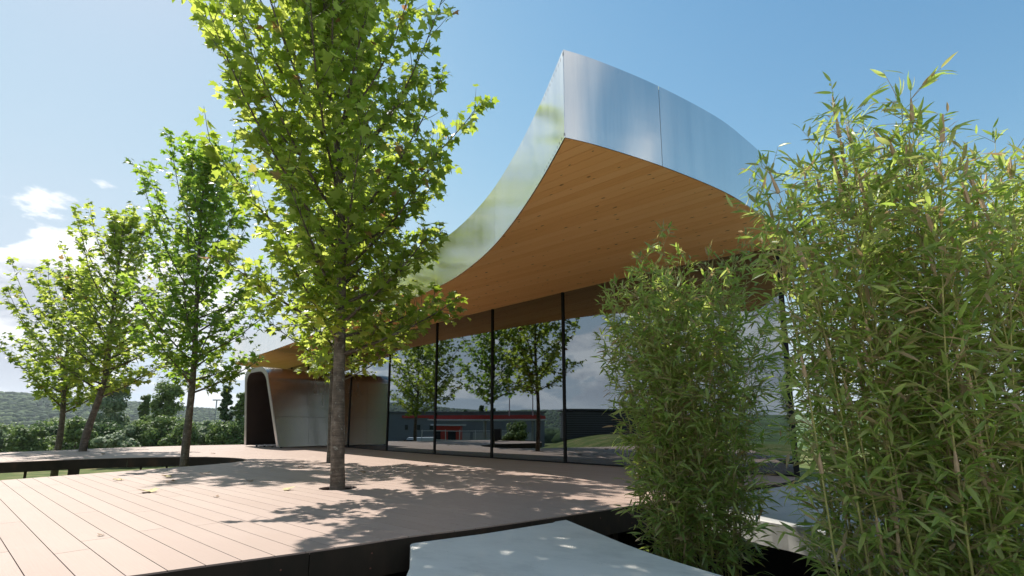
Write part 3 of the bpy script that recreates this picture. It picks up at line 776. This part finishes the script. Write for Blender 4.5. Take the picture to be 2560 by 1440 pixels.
def plane_tree(base, H, env, label, seed, r0=0.11, lean=(0, 0), nbr=38, leaf=0.17, mt=None, clear=1.7, dens=1.0, group='young plane trees on the deck', nparts=300, ntw=13, bow=None, asym=False):
    """env(z above deck) -> crown radius"""
    g = np.random.RandomState(seed); bx, by, bz = base
    root = thing('plane_tree', label, 'tree', base, group)
    def trunk(z):
        t = max(0, z) / H; b = (0, 0) if bow is None else bow(z)
        return np.array([bx + lean[0] * t + b[0] + 0.05 * math.sin(z * 0.9 + seed), by + lean[1] * t + b[1] + 0.05 * math.cos(z * 1.1 + seed), z])
    zs = np.concatenate([[bz], np.linspace(max(bz, 0) + 0.02, H, 26)])
    m = MB(); m.tube([trunk(z) if z > bz else trunk(0) * np.array([1, 1, 0]) + np.array([0, 0, bz]) for z in zs],
                     [r0 * 1.08] + [r0 * (1 - 0.90 * (max(0, z) / H) ** 0.85) * (1 + 0.05 * math.sin(z * 5.1 + seed)) for z in zs[1:]], 14)
    m.put('trunk', M_BARK, root, True)
    P = []; D = []; N = []; S = []
    tw = MB()
    def addleaf(p, d, sc=1.0):
        d = np.array([d[0] + g.normal(0, 0.55), d[1] + g.normal(0, 0.55), -0.25 + g.normal(0, 0.45)]); n = np.array([g.normal(0, 0.50), g.normal(0, 0.50), 0.95])
        d /= np.linalg.norm(d); P.append(p + d * 0.05); D.append(d); N.append(n); S.append(leaf * sc * g.uniform(0.6, 1.18))
    for b in range(nbr):
        f = (b + 0.5) / nbr; z0 = clear + (H * 0.93 - clear) * f ** 1.08; a = b * 2.39996 + g.uniform(-0.35, 0.35)
        R = env(z0 + 0.8 * (1 - f)) * g.uniform(0.78, 1.12)
        if asym: R *= 1 - 0.42 * smooth01((z0 - 3.0) / 3.0) * max(0, math.cos(a - 0.5))
        up = 0.42 + 0.75 * f + g.uniform(-0.08, 0.12); start = trunk(z0); pts = [start]; n = 8
        L = R * (1.15 + 0.35 * f); dirh = np.array([math.cos(a), math.sin(a)]); p = start.copy()
        for k in range(n):
            t = (k + 1) / n; el = up * (0.75 + 0.75 * t); el = min(el, 1.35)
            a2 = a + 0.12 * math.sin(3 * t + b); step = L / n / max(0.55, math.cos(el) + 0.15)*0.85
            p = p + step * np.array([math.cos(a2) * math.cos(el), math.sin(a2) * math.cos(el), math.sin(el)]); pts.append(p.copy())
        top_ = H + 0.15 + 0.5 * g.rand() - 0.35 * abs(math.sin(b * 1.7))
        if pts[-1][2] > top_:
            k_ = max(0.18, (top_ - start[2]) / (pts[-1][2] - start[2])); pts = [start + (q_ - start) * k_ for q_ in pts]
        rb = max(0.006, r0 * 0.30 * (1 - 0.6 * f)); rs = [rb * (1 - 0.85 * k / n) for k in range(n + 1)]
        MB().tube(pts, rs, 6).put('branch', M_BARK, root, True)
        nt = max(5, int(ntw * dens * (0.55 + 0.55 * R / 2.5)))
        for q in range(nt):
            t = 0.12 + 0.88 * (q + g.rand()) / nt; i = min(int(t * n), n - 1); o = pts[i] + (pts[i + 1] - pts[i]) * (t * n - i)
            bd = pts[i + 1] - pts[i]; bd = bd / np.linalg.norm(bd); side = g.normal(0, 1, 3); side -= bd * (side @ bd); side /= np.linalg.norm(side)
            d = bd * g.uniform(0.35, 0.9) + side * g.uniform(0.5, 1.0) + np.array([0, 0, 0.22]); d /= np.linalg.norm(d)
            Lt = g.uniform(0.30, 0.75) * (1.15 - 0.55 * t) * (0.65 + 0.35 * R / 2.2)
            e = o + d * Lt + np.array([0, 0, 0.10 * Lt]); mid = o + d * Lt * 0.5
            tw.tube([o, mid, e], [0.006, 0.0045, 0.002], 4, caps=False)
            nl = max(4, int(Lt / 0.058))
            for k in range(nl):
                s = (k + 0.6) / nl; pp = o + (e - o) * s; sd = g.normal(0, 1, 3); sd[2] *= 0.4
                addleaf(pp + g.normal(0, 0.025, 3), d * 0.6 + sd * 0.7, 1.0 if s < 0.8 else 0.8)
        for k in range(5): addleaf(pts[-1] + g.normal(0, 0.03, 3), g.normal(0, 0.6, 3) + np.array([0, 0, 0.4]), 0.75)
    # leader tip
    for k in range(60):
        z = H * (0.86 + 0.15 * g.rand()); addleaf(trunk(min(z, H)) + g.normal(0, 0.12, 3) * np.array([1, 1, 0.6]), g.normal(0, 1, 3), 0.8)
    tw.put('twig', M_BARK, root, kind='stuff')
    leaves_out(root, np.array(P), np.array(D), np.array(N), np.array(S), LEAF_T, mt or M_LEAF, nparts)
    return len(P)


LEAF_T = leaf_template(); BAM_T = bamboo_template()
def envf(pts):
    xs, ys = zip(*pts); return lambda z: float(np.interp(z, xs, ys))
CNT = {}
CNT['T1'] = plane_tree((-2.57, 7.37, -0.55), 9.3, envf([(1.4, 1.0), (2.2, 1.9), (3.2, 2.1), (4.2, 2.6), (5.2, 2.7), (6.0, 2.6), (7.0, 2.4), (8.3, 2.0), (9.6, 1.0)]),
                       'tallest plane tree, nearest the viewer, growing through a round hole in the deck', 3, 0.112, (0.0, 0.0), 58, 0.156, M_LEAF, 1.95, 1.0, ntw=26, bow=lambda z: (-0.95 * (max(z, 0) / 9.0) ** 2, 0.0), asym=True)
CNT['T1b'] = plane_tree((-4.60, 12.37, -0.55), 8.8, envf([(1.4, 1.2), (2.4, 2.2), (3.6, 2.3), (5.5, 2.0), (7, 1.3), (8.6, 0.4)]),
                        'plane tree with lichen spotted trunk close behind the tallest tree', 8, 0.085, (0.1, 0), 40, 0.17, M_LEAF, 1.9, 1.0, ntw=18)
CNT['T2'] = plane_tree((-9.22, 14.0, -1.2), 9.2, envf([(1.4, 1.6), (2.4, 2.5), (4, 2.3), (6, 2.0), (7.5, 1.4), (9.0, 0.6)]),
                       'straight plane tree rising out of the dark bay in the deck', 17, 0.11, (-0.35, 0), 46, 0.18, M_LEAF2, 1.8, 1.0, ntw=18)
CNT['T3'] = plane_tree((-15.7, 18.1, -0.55), 9.0, envf([(1.6, 1.7), (2.6, 2.6), (4, 2.5), (6, 1.8), (7.6, 1.1), (9, 0.5)]),
                       'plane tree with reddish trunk leaning to the right near the far deck edge', 23, 0.13, (0.0, 0), 44, 0.195, M_LEAF, 1.9, 1.0, ntw=16,
                       bow=lambda z: (0.40 * smooth01(z / 3.2), 0.0))
CNT['T4'] = plane_tree((-19.2, 20.8, -1.3), 7.6, envf([(1.0, 1.9), (2.4, 2.9), (4, 2.7), (5.5, 1.8), (7.4, 0.6)]),
                       'leftmost plane tree with grey trunk standing just beyond the deck', 31, 0.12, (0.0, 0), 42, 0.195, M_LEAF, 1.4, 1.0, ntw=15,
                       bow=lambda z: (-0.12 * smooth01(z / 4), 0.0))

# ------------------------------------------------------------------ bamboo
def bamboo(name_label, base, spots, hgt, seed, leaf, outward, nparts, nodes_step=0.2, zlow=0.1, arch_=0.5, culm_r=0.007, per=3, extra=None):
    g = np.random.RandomState(seed); root = thing('bamboo_clump', name_label, 'bamboo', base)
    P = []; D = []; N = []; S = []; tw = MB(); nc = 0; sheaths = MB()
    for ci, (x, y) in enumerate(spots):
        H = hgt(x, y, g); a = math.atan2(y - outward[1], x - outward[0]); lean = outward[2] * math.hypot(x - outward[0], y - outward[1]) + g.normal(0, 0.05)
        ad = np.array([math.cos(a), math.sin(a)]); bend = g.uniform(0.2, 1.0) * arch_; bdir = a + g.normal(0, 0.9)
        pts = []; n = 14
        for k in range(n + 1):
            t = k / n; z = base[2] + (H - base[2]) * t - bend * 0.35 * max(0, t - 0.6) ** 2
            off = ad * lean * t * H * 0.5; bo = np.array([math.cos(bdir), math.sin(bdir)]) * bend * t ** 3.2 * 0.8
            pts.append(np.array([x + off[0] + bo[0] + 0.02 * math.sin(7 * t + ci), y + off[1] + bo[1] + 0.02 * math.cos(5 * t + ci), z]))
        if ci < 300:
            m = MB(); rs = [culm_r * (1.15 - 0.95 * k / n) for k in range(n + 1)]; m.tube(pts, rs, 6); m.put('culm', M_CULM, root, True)
        z = zlow + g.uniform(0, 0.2); k = 0
        while z < H:
            t = (z - base[2]) / (H - base[2]); i = min(int(t * n), n - 1); o = pts[i] + (pts[i + 1] - pts[i]) * (t * n - i)
            if g.rand() < 0.18 and culm_r > 0.006:
                sd = (pts[i + 1] - pts[i]); sd = sd / np.linalg.norm(sd); sheaths.tube([o, o + sd * 0.06, o + sd * 0.14], [culm_r * 1.5, culm_r * 1.35, culm_r * 0.5], 6, caps=False)
            kk = per if t > 0.25 else max(1, per - 1)
            for b in range(kk):
                if g.rand() < (0.12 if t > 0.2 else 0.35): continue
                az = g.uniform(0, 2 * math.pi) if g.rand() < 0.4 else a + g.normal(0, 0.9); el = g.uniform(0.35, 1.15)
                L = g.uniform(0.12, 0.42) * (1.0 if t < 0.85 else 0.6) * (leaf / 0.13) ** 0.5
                d = np.array([math.cos(az) * math.cos(el), math.sin(az) * math.cos(el), math.sin(el)]); e = o + d * L + np.array([0, 0, -0.12 * L])
                tw.tube([o, (o + e) / 2 + np.array([0, 0, 0.02 * L]), e], [0.0022, 0.0017, 0.001], 3, caps=False)
                nl = g.randint(4, 8)
                for q in range(nl):
                    s = 0.35 + 0.65 * (q + 1) / nl; p = o + (e - o) * s
                    dd = d * 0.75 + np.array([g.normal(0, 0.55), g.normal(0, 0.55), g.normal(-0.38, 0.42)]); nn = np.array([g.normal(0, 0.6), g.normal(0, 0.6), 0.9])
                    P.append(p); D.append(dd); N.append(nn); S.append(leaf * g.uniform(0.55, 1.2) * (0.8 if z > H * 0.9 else 1.0))
            z += nodes_step * g.uniform(0.75, 1.25)
        for q in range(3):
            dd = np.array([g.normal(0, 0.4), g.normal(0, 0.4), 0.9]); P.append(pts[-1]); D.append(dd); N.append(g.normal(0, 1, 3)); S.append(leaf * g.uniform(0.7, 1.0))
    tw.put('twig', M_TWIG, root, kind='stuff')
    if sheaths.V: sheaths.put('sheath', M_SHEATH, root, kind='stuff')
    # fallen tan leaves / dry thin stems low in the clump
    leaves_out(root, np.array(P), np.array(D), np.array(N), np.array(S), BAM_T, M_BAM, nparts)
    return len(P)


g1 = np.random.RandomState(41); sp1 = []
while len(sp1) < 58:
    x, y = g1.uniform(-1, 1, 2)
    if x * x + y * y < 1: sp1.append((1.76 + 0.38 * x, 4.72 + 0.30 * y))
def h1(x, y, g):
    d = math.hypot(x - 1.78, y - 4.72) / 0.36; return (3.05 - 0.75 * d ** 1.3) * g.uniform(0.66, 1.0)
CNT['B1'] = bamboo('smaller narrow bamboo clump standing between the two concrete slabs', (1.78, 4.72, -0.8), sp1, h1, 5, 0.125, (1.78, 4.72, 0.56), 300, 0.135, -0.5, 0.45, 0.006, 3)
g2 = np.random.RandomState(77); sp2 = []
while len(sp2) < 135:
    x, y = g2.uniform(1.78, 4.6), g2.uniform(2.35, 4.3)
    if ((x - 3.15) / 1.4) ** 2 + ((y - 3.35) / 0.95) ** 2 < 1 and (x - 1.78) > 0.0 and x > 0.632 * y + 0.02 and y < 4.4 - 0.12 * x: sp2.append((x, y))
def h2(x, y, g):
    ang = x / y
    zt = np.interp(ang, [0.55, 0.7, 0.82, 0.92, 1.02, 1.15], [2.55, 2.75, 2.95, 2.92, 2.9, 2.9]) * (0.45 + 0.55 * y / 3.3)
    return float(zt) * (g.uniform(0.72, 1.0) if g.rand() < 0.85 else 1.05)
CNT['B2'] = bamboo('tall dense bamboo clump filling the front right of the view', (3.1, 3.3, -0.8), sp2, h2, 6, 0.118, (3.2, 3.4, 0.09), 300, 0.13, -0.2, 0.42, 0.0080, 3)
print('leaf counts', CNT)

# ------------------------------------------------------------------ shrub belt and background trees
def shrub_mesh(seed, mt, nclump, nleaf, wx, hz, leafs, conical=False, name='crown'):
    g = np.random.RandomState(seed); P = []; N = []
    cl = []
    for i in range(nclump):
        a = g.uniform(0, 2 * math.pi); t = g.rand() ** 0.7; rr_ = wx * (1 - (t * 0.75 if conical else 0.45 * t * t)) * g.uniform(0.1, 0.9); cl.append((rr_ * math.cos(a), rr_ * math.sin(a), hz * (0.08 + 0.86 * t), wx * g.uniform(0.14, 0.34) * (0.6 if conical else 1)))
    per = nleaf // nclump; 
    for (x, y, z, r) in cl:
        d = g.normal(0, 1, (per, 3)); d /= np.linalg.norm(d, axis=1, keepdims=True); q = np.array([x, y, z]) + d * r * g.uniform(0.55, 1.12, (per, 1)) * np.array([1, 1, 0.9]); P.append(q); N.append(d + g.normal(0, 0.5, (per, 3)) + np.array([0, 0, 0.4]))
    P = np.concatenate(P); N = np.concatenate(N); D = np.cross(N, g.normal(0, 1, N.shape)); S = leafs * g.uniform(0.6, 1.4, len(P))
    P[:, 2] = np.maximum(P[:, 2], 0.0); T = np.array([(0, -0.5, 0), (0.42, 0, 0.08), (0, 0.6, -0.05), (-0.42, 0, 0.08)]); F0 = np.array([(0, 1, 2, 3)])
    R = frames(D, N); A = np.einsum('nij,vj->nvi', R, T) * S[:, None, None] + P[:, None]
    F = (F0[None] + (np.arange(len(P)) * 4)[:, None, None]).reshape(-1, 4)
    return mesh_from(name, A.reshape(-1, 3), F, mt)


def trunk_mesh(seed, h, r):
    g = np.random.RandomState(seed); m = MB(); m.tube([(0, 0, -1), (0.03 * h * g.normal(), 0, h * 0.5), (0.05 * h * g.normal(), 0, h * 0.9)], [r, r * 0.7, r * 0.15], 6)
    for k in range(5):
        a = g.uniform(0, 6.28); z = h * g.uniform(0.3, 0.7); m.tube([(0, 0, z), (0.18 * h * math.cos(a), 0.18 * h * math.sin(a), z + 0.18 * h)], [r * 0.4, r * 0.1], 4)
    return mesh_from('trunk', m.V, m.F, M_BARK)


SH = {'round': [shrub_mesh(s, M_BUSH[i], 26, 5200, 2.1, 3.6, 0.20) for s, i in ((1, 0), (2, 1), (3, 2), (4, 0))],
      'tree': [shrub_mesh(s, M_BUSH[i], 60, 7200, 1.9, 6.0, 0.18) for s, i in ((11, 1), (12, 0))],
      'slim': [shrub_mesh(s, M_BUSH[i], 70, 5600, 1.25, 6.2, 0.17, True) for s, i in ((21, 0), (22, 2))],
      'broad': [shrub_mesh(s, M_BUSH[i], 44, 8000, 4.2, 6.0, 0.28) for s, i in ((31, 0), (32, 2), (33, 1))]}
TRK = trunk_mesh(3, 5.0, 0.13); TRK_S = trunk_mesh(4, 2.6, 0.07)


def plant(kind, i, x, y, s, rz, label, name, cat, group=None, zs=1.0):
    z = float(terrain(np.array(x), np.array(y))); o = thing(name, label, cat, (x, y, z), group)
    o.rotation_euler = (0, 0, rz); o.scale = (s, s, s * zs)
    c = bpy.data.objects.new('crown', SH[kind][i]); COL.objects.link(c); c.parent = o
    t = bpy.data.objects.new('trunk', TRK if kind != 'round' else TRK_S); COL.objects.link(t); t.parent = o
    return o


g = np.random.RandomState(9)
def zz(x, y): return float(terrain(np.array(float(x)), np.array(float(y))))
# first row right behind the deck's far edge: px = 1280 + 1209 x / y
row = [(-25, 45), (35, 47), (95, 44), (150, 48), (205, 45), (262, 47), (318, 44), (372, 46), (425, 47), (478, 44), (528, 46), (575, 45), (625, 47)]
for i, (px, Y) in enumerate(row):
    x = (px - 1280) / 1209 * Y
    lab = ['green shrub in the front belt cut by the left picture edge', 'greyish shrub in the front belt, second from the left picture edge', 'green shrub in the front belt left of the leftmost plane tree trunk',
           'dark shrub in the front belt right behind the leftmost plane tree trunk', 'green shrub in the front belt directly behind the leaning reddish trunk', 'dark shrub in the front belt just right of the leaning reddish trunk',
           'greyish shrub in the front belt below the round headed background tree', 'green shrub in the front belt below the small upright background tree', 'green shrub in the front belt below the feathery background tree',
           'green shrub in the front belt directly behind the bay tree trunk', 'greyish shrub in the front belt left of the light mast', 'green shrub in the front belt at the foot of the dark narrow tree', 'green shrub in the front belt hidden half behind the entrance portal'][i]
    plant('round', [0, 1, 3, 2, 0, 2, 1, 0, 3, 0, 1, 3, 0][i], x, Y, g.uniform(1.0, 1.16), g.uniform(0, 6), lab, 'shrub', 'shrub', 'shrubs behind the far edge of the deck', zs=g.uniform(0.88, 1.06))
row2 = [(-40, 66), (20, 70), (85, 74), (150, 68), (215, 72), (285, 66), (345, 70), (405, 66), (470, 70), (530, 66), (600, 72)]
for i, (px, Y) in enumerate(row2):
    x = (px - 1280) / 1209 * Y
    plant('broad', [1, 0, 2, 0, 2, 0, 1, 0, 0, 2, 1][i], x, Y, g.uniform(0.74, 0.9), g.uniform(0, 6),
          ['grey green broad tree of the rear row beyond the left picture edge', 'green broad tree of the rear row at the left picture edge', 'grey green broad tree of the rear row left of the leftmost trunk', 'green broad tree of the rear row behind the leftmost trunk',
           'grey green broad tree of the rear row behind the leaning trunk', 'green broad tree of the rear row behind the round headed tree', 'dark broad tree of the rear row behind the small upright tree', 'green broad tree of the rear row behind the feathery tree',
           'green broad tree of the rear row left behind the bay tree trunk', 'grey green broad tree of the rear row behind the light mast', 'dark broad tree of the rear row behind the portal edge'][i], 'round_tree', 'tree', 'round trees behind the shrub belt', zs=g.uniform(0.78, 1.0))
for (kind, i, px, Y, s, zs, lab) in (('tree', 0, 285, 56, 1.35, 1.14, 'grey green round headed tree above the shrubs right of the leaning reddish trunk'),
                                     ('slim', 0, 366, 58, 1.25, 1.0, 'small upright tree above the shrubs between the round headed and the feathery tree'),
                                     ('tree', 1, 425, 55, 1.22, 1.18, 'feathery tree above the shrubs left of the bay tree trunk'),
                                     ('slim', 1, 567, 48, 1.25, 1.02, 'dark narrow tree beside the light mast'),
                                     ('slim', 0, 606, 48, 1.3, 0.9, 'light green slender tree touching the portal edge'),
                                     ('broad', 1, 30, 95, 1.05, 0.9, 'dark spreading tree low at the left edge of the photo')):
    x = (px - 1280) / 1209 * Y
    plant(kind, i, x, Y, s, 1.3, lab, 'background_tree', 'tree', zs=zs)
# light mast
lm = thing('light_mast', 'thin grey floodlight mast beside the dark narrow tree', 'lamp post', (-36.5, 60, zz(-36.5, 60)))
M_GREY = simple('galvanised_steel', (0.34, 0.37, 0.38), 0.4, 0.6, 0.05, 3, 0.0)
MB().tube([(-36.5, 60, zz(-36.5, 60)), (-36.5, 60, 4.05)], [0.10, 0.065], 8).put('pole', M_GREY, lm)
MB().box((-36.5, 60, 4.12), (0.9, 0.25, 0.13)).put('lamp_head', M_GREY, lm)

# ------------------------------------------------------------------ what the glazing mirrors: yard to the left of the frame
M_HALL = simple('grey_cladding', (0.16, 0.18, 0.20), 0.5, 0.2, 0.08, 0.4, 0.0); M_RED = simple('red_paint', (0.45, 0.03, 0.02), 0.4, 0.0, 0.08, 2, 0.0)
M_WHITE = simple('white_paint', (0.75, 0.76, 0.78), 0.4, 0.0, 0.04, 2, 0.0); M_WIN = simple('dark_window', (0.02, 0.025, 0.03), 0.08, 0.0, 0.05, 2, 0.0)
M_BLUE = simple('dark_blue_paint', (0.03, 0.06, 0.15), 0.3, 0.0, 0.05, 2, 0.0); M_BLACK = simple('black_panel', (0.012, 0.012, 0.014), 0.4, 0.0, 0.1, 2, 0.0)
M_SHED = simple('anthracite_louvre', (0.10, 0.105, 0.115), 0.45, 0.3, 0.08, 2, 0.0); M_PALE = simple('pale_fence', (0.55, 0.57, 0.6), 0.5, 0.3, 0.05, 2, 0.0)
hall = thing('industrial_hall', 'long grey flat roofed hall with red band mirrored in the glazing', 'building', (-66, 24, -2.4))
MB().box((-66, 27, 0.1), (11, 42, 5.6)).put('wall', M_HALL, hall)
MB().box((-66, 27, 3.0), (11.6, 42.6, 0.22)).put('roof', M_SHED, hall)
MB().box((-60.30, 20, 2.35), (0.22, 27, 0.42)).put('red_band', M_RED, hall)
for k in range(9):
    MB().box((-60.47, 44 - k * 1.5 * (1 if k < 6 else 1.25), 0.75), (0.12, 1.1 if k < 6 else 0.5, 0.75)).put('window', M_WIN, hall)
for k in range(5): MB().box((-60.46, 24 - k * 3.6, -0.6), (0.10, 3.2, 1.2)).put('roller_door', M_GREY, hall)
canopy = thing('station_canopy', 'flat forecourt canopy with red edge on slim columns mirrored in the glazing', 'canopy', (-43.5, 16, -2.3))
MB().box((-44, 16.5, 1.86), (6, 17, 0.34)).put('canopy_roof', M_RED, canopy)
MB().box((-44, 16.5, 1.62), (6.2, 17.2, 0.12)).put('canopy_edge', M_PALE, canopy)
for (x, y) in ((-41.6, 9), (-41.6, 16), (-41.6, 23.5), (-46.4, 9), (-46.4, 16), (-46.4, 23.5)): MB().box((x, y, -0.37), (0.2, 0.2, 3.86)).put('column', M_GREY, canopy)
kiosk = thing('kiosk', 'low red kiosk with pale roof under the canopy mirrored in the glazing', 'kiosk', (-37.5, 20.5, -2.0))
MB().box((-37.6, 20.7, -0.5), (2.4, 5.2, 2.9)).put('wall', M_RED, kiosk); MB().box((-37.6, 20.7, 1.03), (3.0, 5.9, 0.14)).put('roof', M_PALE, kiosk)
for (y, w_) in ((22.3, 0.9), (20.6, 0.7), (19.0, 0.9)): MB().box((-36.37, y, -0.45), (0.08, w_, 1.7)).put('window', M_WIN, kiosk)
def vehicle(name, label, cat, x, y, rz, L, W_, H_, mt, van=True):
    z = zz(x, y); t = thing(name, label, cat, (0, 0, 0)); m = MB(); hs = 0.5
    prof = [(-L / 2, 0.35), (-L / 2, 0.9), (-L / 2 + (0.1 if van else 0.7), 1.0 if not van else H_ - 0.1), (-L / 2 + (0.3 if van else 1.3), H_), (L / 2 - (1.6 if van else 1.9), H_), (L / 2 - 0.9, 1.15 if van else 0.95), (L / 2 - 0.1, 0.85), (L / 2, 0.35)]
    V = [(p[0], -W_ / 2, p[1]) for p in prof] + [(p[0], W_ / 2, p[1]) for p in prof]; n = len(prof)
    m.add(V, [tuple(range(n)), tuple(range(n, 2 * n))[::-1]] + [(i, n + i, n + (i + 1) % n, (i + 1) % n) for i in range(n)])
    def pp(mb, nm, mt_): o = bpy.data.objects.new(nm, mesh_from(nm, mb.V, mb.F, mt_)); COL.objects.link(o); o.parent = t
    pp(m, 'body', mt); w2 = MB()
    for s in (-1, 1): w2.box((L / 2 - 1.7, s * (W_ / 2 + 0.004), H_ - 0.42), (0.9, 0.02, 0.42))
    w2.box((L / 2 - 1.22, 0, H_ - 0.45), (0.06, W_ * 0.85, 0.4)); pp(w2, 'window', M_WIN)
    for sx in (-1, 1):
        for sy in (-1, 1):
            q = MB(); q.tube([(sx * L * 0.32, sy * (W_ / 2 - 0.2), 0.33), (sx * L * 0.32, sy * (W_ / 2 + 0.02), 0.33)], [0.33, 0.33], 14); pp(q, 'wheel', M_BLACK)
    t.location = (x, y, z); t.rotation_euler = (0, 0, rz)
vehicle('parked_van', 'white van parked in the yard mirrored in the glazing', 'van', -34.2, 24.6, 1.4, 4.6, 1.9, 2.2, M_WHITE)
vehicle('parked_car', 'dark blue car parked in the yard mirrored in the glazing', 'car', -31.5, 25.6, 1.2, 4.2, 1.75, 1.45, M_BLUE, False)
shed = thing('louvred_shed', 'anthracite shed of horizontal louvres on the grass mound mirrored in the glazing', 'shed', (-24.4, 4, 0.2))
MB().box((-24.4, 3.2, 0.9), (3.7, 10.3, 2.2)).put('body', M_BLACK, shed); MB().box((-24.4, 3.2, 2.12), (4.3, 10.9, 0.12)).put('roof', M_SHED, shed)
for k in range(12):
    MB().box((-22.5, 3.2, 0.05 + k * 0.165), (0.06, 10.6, 0.10)).put('slat', M_SHED, shed); MB().box((-24.4, 8.42, 0.05 + k * 0.165), (3.9, 0.06, 0.10)).put('slat', M_SHED, shed)
MB().box((-22.45, 8.47, 1.0), (0.14, 0.14, 2.2)).put('corner_post', M_GREY, shed)
bx = thing('planter_box', 'black square box standing on the far tip of the deck mirrored in the glazing', 'box', (-16.6, 13.9, 0))
MB().box((-16.6, 13.9, 0.40), (0.95, 0.95, 0.66), 0.1).put('body', M_BLACK, bx); MB().box((-16.6, 13.9, 0.035), (0.5, 0.5, 0.066), 0.1).put('base', M_GREY, bx); MB().box((-16.6, 13.9, 0.745), (1.0, 1.0, 0.026), 0.1).put('lid', M_BLACK, bx)
fence = thing('white_fence', 'pale panel fence along the yard mirrored in the glazing', 'fence', (-30, 16, -1.5))
for k in range(9): MB().box((-30, 12.2 + k * 1.35, -0.45), (0.07, 0.07, 2.1)).put('post', M_PALE, fence)
for z in (-0.3, 0.5): MB().box((-30.08, 17.6, z), (0.05, 11.0, 0.07)).put('rail', M_PALE, fence)
for (x, y, h_) in ((-46.4, 11.8, 10), (-47, 8.9, 9)):
    t = thing('light_mast', 'slender yard mast %s the canopy end mirrored in the glazing' % ('beside' if h_ == 10 else 'beyond'), 'lamp post', (x, y, -2.3))
    MB().tube([(x, y, -2.3), (x, y, h_)], [0.09, 0.05], 8).put('pole', M_GREY, t); MB().box((x, y, h_ + 0.05), (0.3, 0.9, 0.1)).put('lamp_head', M_GREY, t)
plant('round', 0, -18.4, 12.3, 0.62, 0.4, 'rounded green bush beyond the deck tip mirrored in the glazing', 'bush', 'bush')
for i, (x, y, s) in enumerate(((-78, 21, 1.15), (-79, 18, 1.3), (-78, 13.5, 1.2))):
    plant('slim', 1, x, y, s, i, ['shortest of three dark narrow trees behind the mirrored hall roof', 'tallest of three dark narrow trees behind the mirrored hall roof', 'dark narrow tree standing apart behind the mirrored hall roof'][i], 'background_tree', 'tree', 'narrow trees behind the hall')

# ------------------------------------------------------------------ fallen leaves on the deck
M_FALL = simple('fallen_leaf_mat', (0.42, 0.33, 0.12), 0.7, 0.0, 0.4, 30, 0.1); M_FALLB = simple('fallen_leaf_brown', (0.20, 0.11, 0.05), 0.7, 0.0, 0.3, 30, 0.1)
from mathutils import Matrix
V0, F0, _ = LEAF_T
for i, (x, y, s, rz, br, lab) in enumerate(((-4.95, 6.86, 0.22, 1.2, 0, 'largest yellow green leaf lying flat on sunlit boards, nearest the viewer'),
                                       (-5.55, 8.05, 0.14, 0.2, 1, 'small curled brown leaf on the boards left of centre'),
                                       (-6.1, 8.9, 0.16, 2.2, 0, 'yellowing leaf at the shadow tip left of the tree'),
                                       (-5.9, 9.5, 0.18, 4.0, 1, 'brown leaf inside the shadow beside the bay edge'),
                                       (-6.6, 8.4, 0.15, 3.0, 0, 'pale leaf near the bay edge at the left'),
                                       (-3.25, 7.1, 0.15, 5.0, 0, 'yellow brown leaf just left of the planting hole'),
                                       (-4.3, 8.2, 0.10, 1.0, 1, 'tiny brown leaf on sunlit boards left of the planting hole'), (-2.9, 9.8, 0.10, 2.0, 1, 'tiny brown leaf in the shadow right behind the nearest tree'), (-3.8, 6.4, 0.07, 0.0, 1, 'tiny brown speck of leaf on the open boards in front of the trunk'), (-10.7, 16.0, 0.15, 1.0, 1, 'brown leaf on the far deck strip left of the bay tree'), (-9.9, 16.4, 0.13, 3.0, 1, 'brown leaf on the far deck strip right beside the bay tree'), (-13.2, 16.0, 0.14, 2.0, 1, 'brown leaf in the shadow on the far deck strip near the leaning trunk'),
                                       (-4.6, 10.9, 0.13, 2.5, 1, 'tiny brown leaf in shade behind the lichen spotted trunk'), (-1.9, 11.2, 0.12, 0.5, 1, 'tiny brown leaf in the dappled shade toward the glazing'), (-3.4, 4.2, 0.05, 1.5, 1, 'tiny leaf crumb near the front deck edge'))):
    A = V0.copy() * s; A[:, 2] = 0.006 + 0.20 * s * (np.sin(A[:, 0] / s * 3 + i) ** 2) + 0.12 * s * (A[:, 1] / s) ** 2; c, s_ = math.cos(rz), math.sin(rz)
    o = bpy.data.objects.new('fallen_leaf', mesh_from('fallen_leaf', A, F0, M_FALLB if br else M_FALL)); COL.objects.link(o); o.location = (x, y, 0.0); o.rotation_euler = (0, 0, rz)
    tag(o, lab or 'tiny dry brown leaf scattered on the deck boards', 'leaf', 'dry leaves scattered on the deck')

# ------------------------------------------------------------------ air
m = bpy.data.materials.new('haze_air'); m.use_nodes = True; t = NT(m.node_tree); t.n.remove(t.n['Principled BSDF'])
pv = t.add('ShaderNodeVolumePrincipled', inp={'Color': (0.80, 0.88, 1.0, 1), 'Density': 0.00012, 'Anisotropy': 0.3}); t.link(pv.outputs[0], t.n['Material Output'].inputs['Volume'])
V, F = prism([(-2900, -2900), (2900, -2900), (2900, 2900), (-2900, 2900)], -45, 120)
hz = put('haze', V, F, m, kind='stuff'); tag(hz, 'thin pale air that fades the far hill to blue', 'haze')
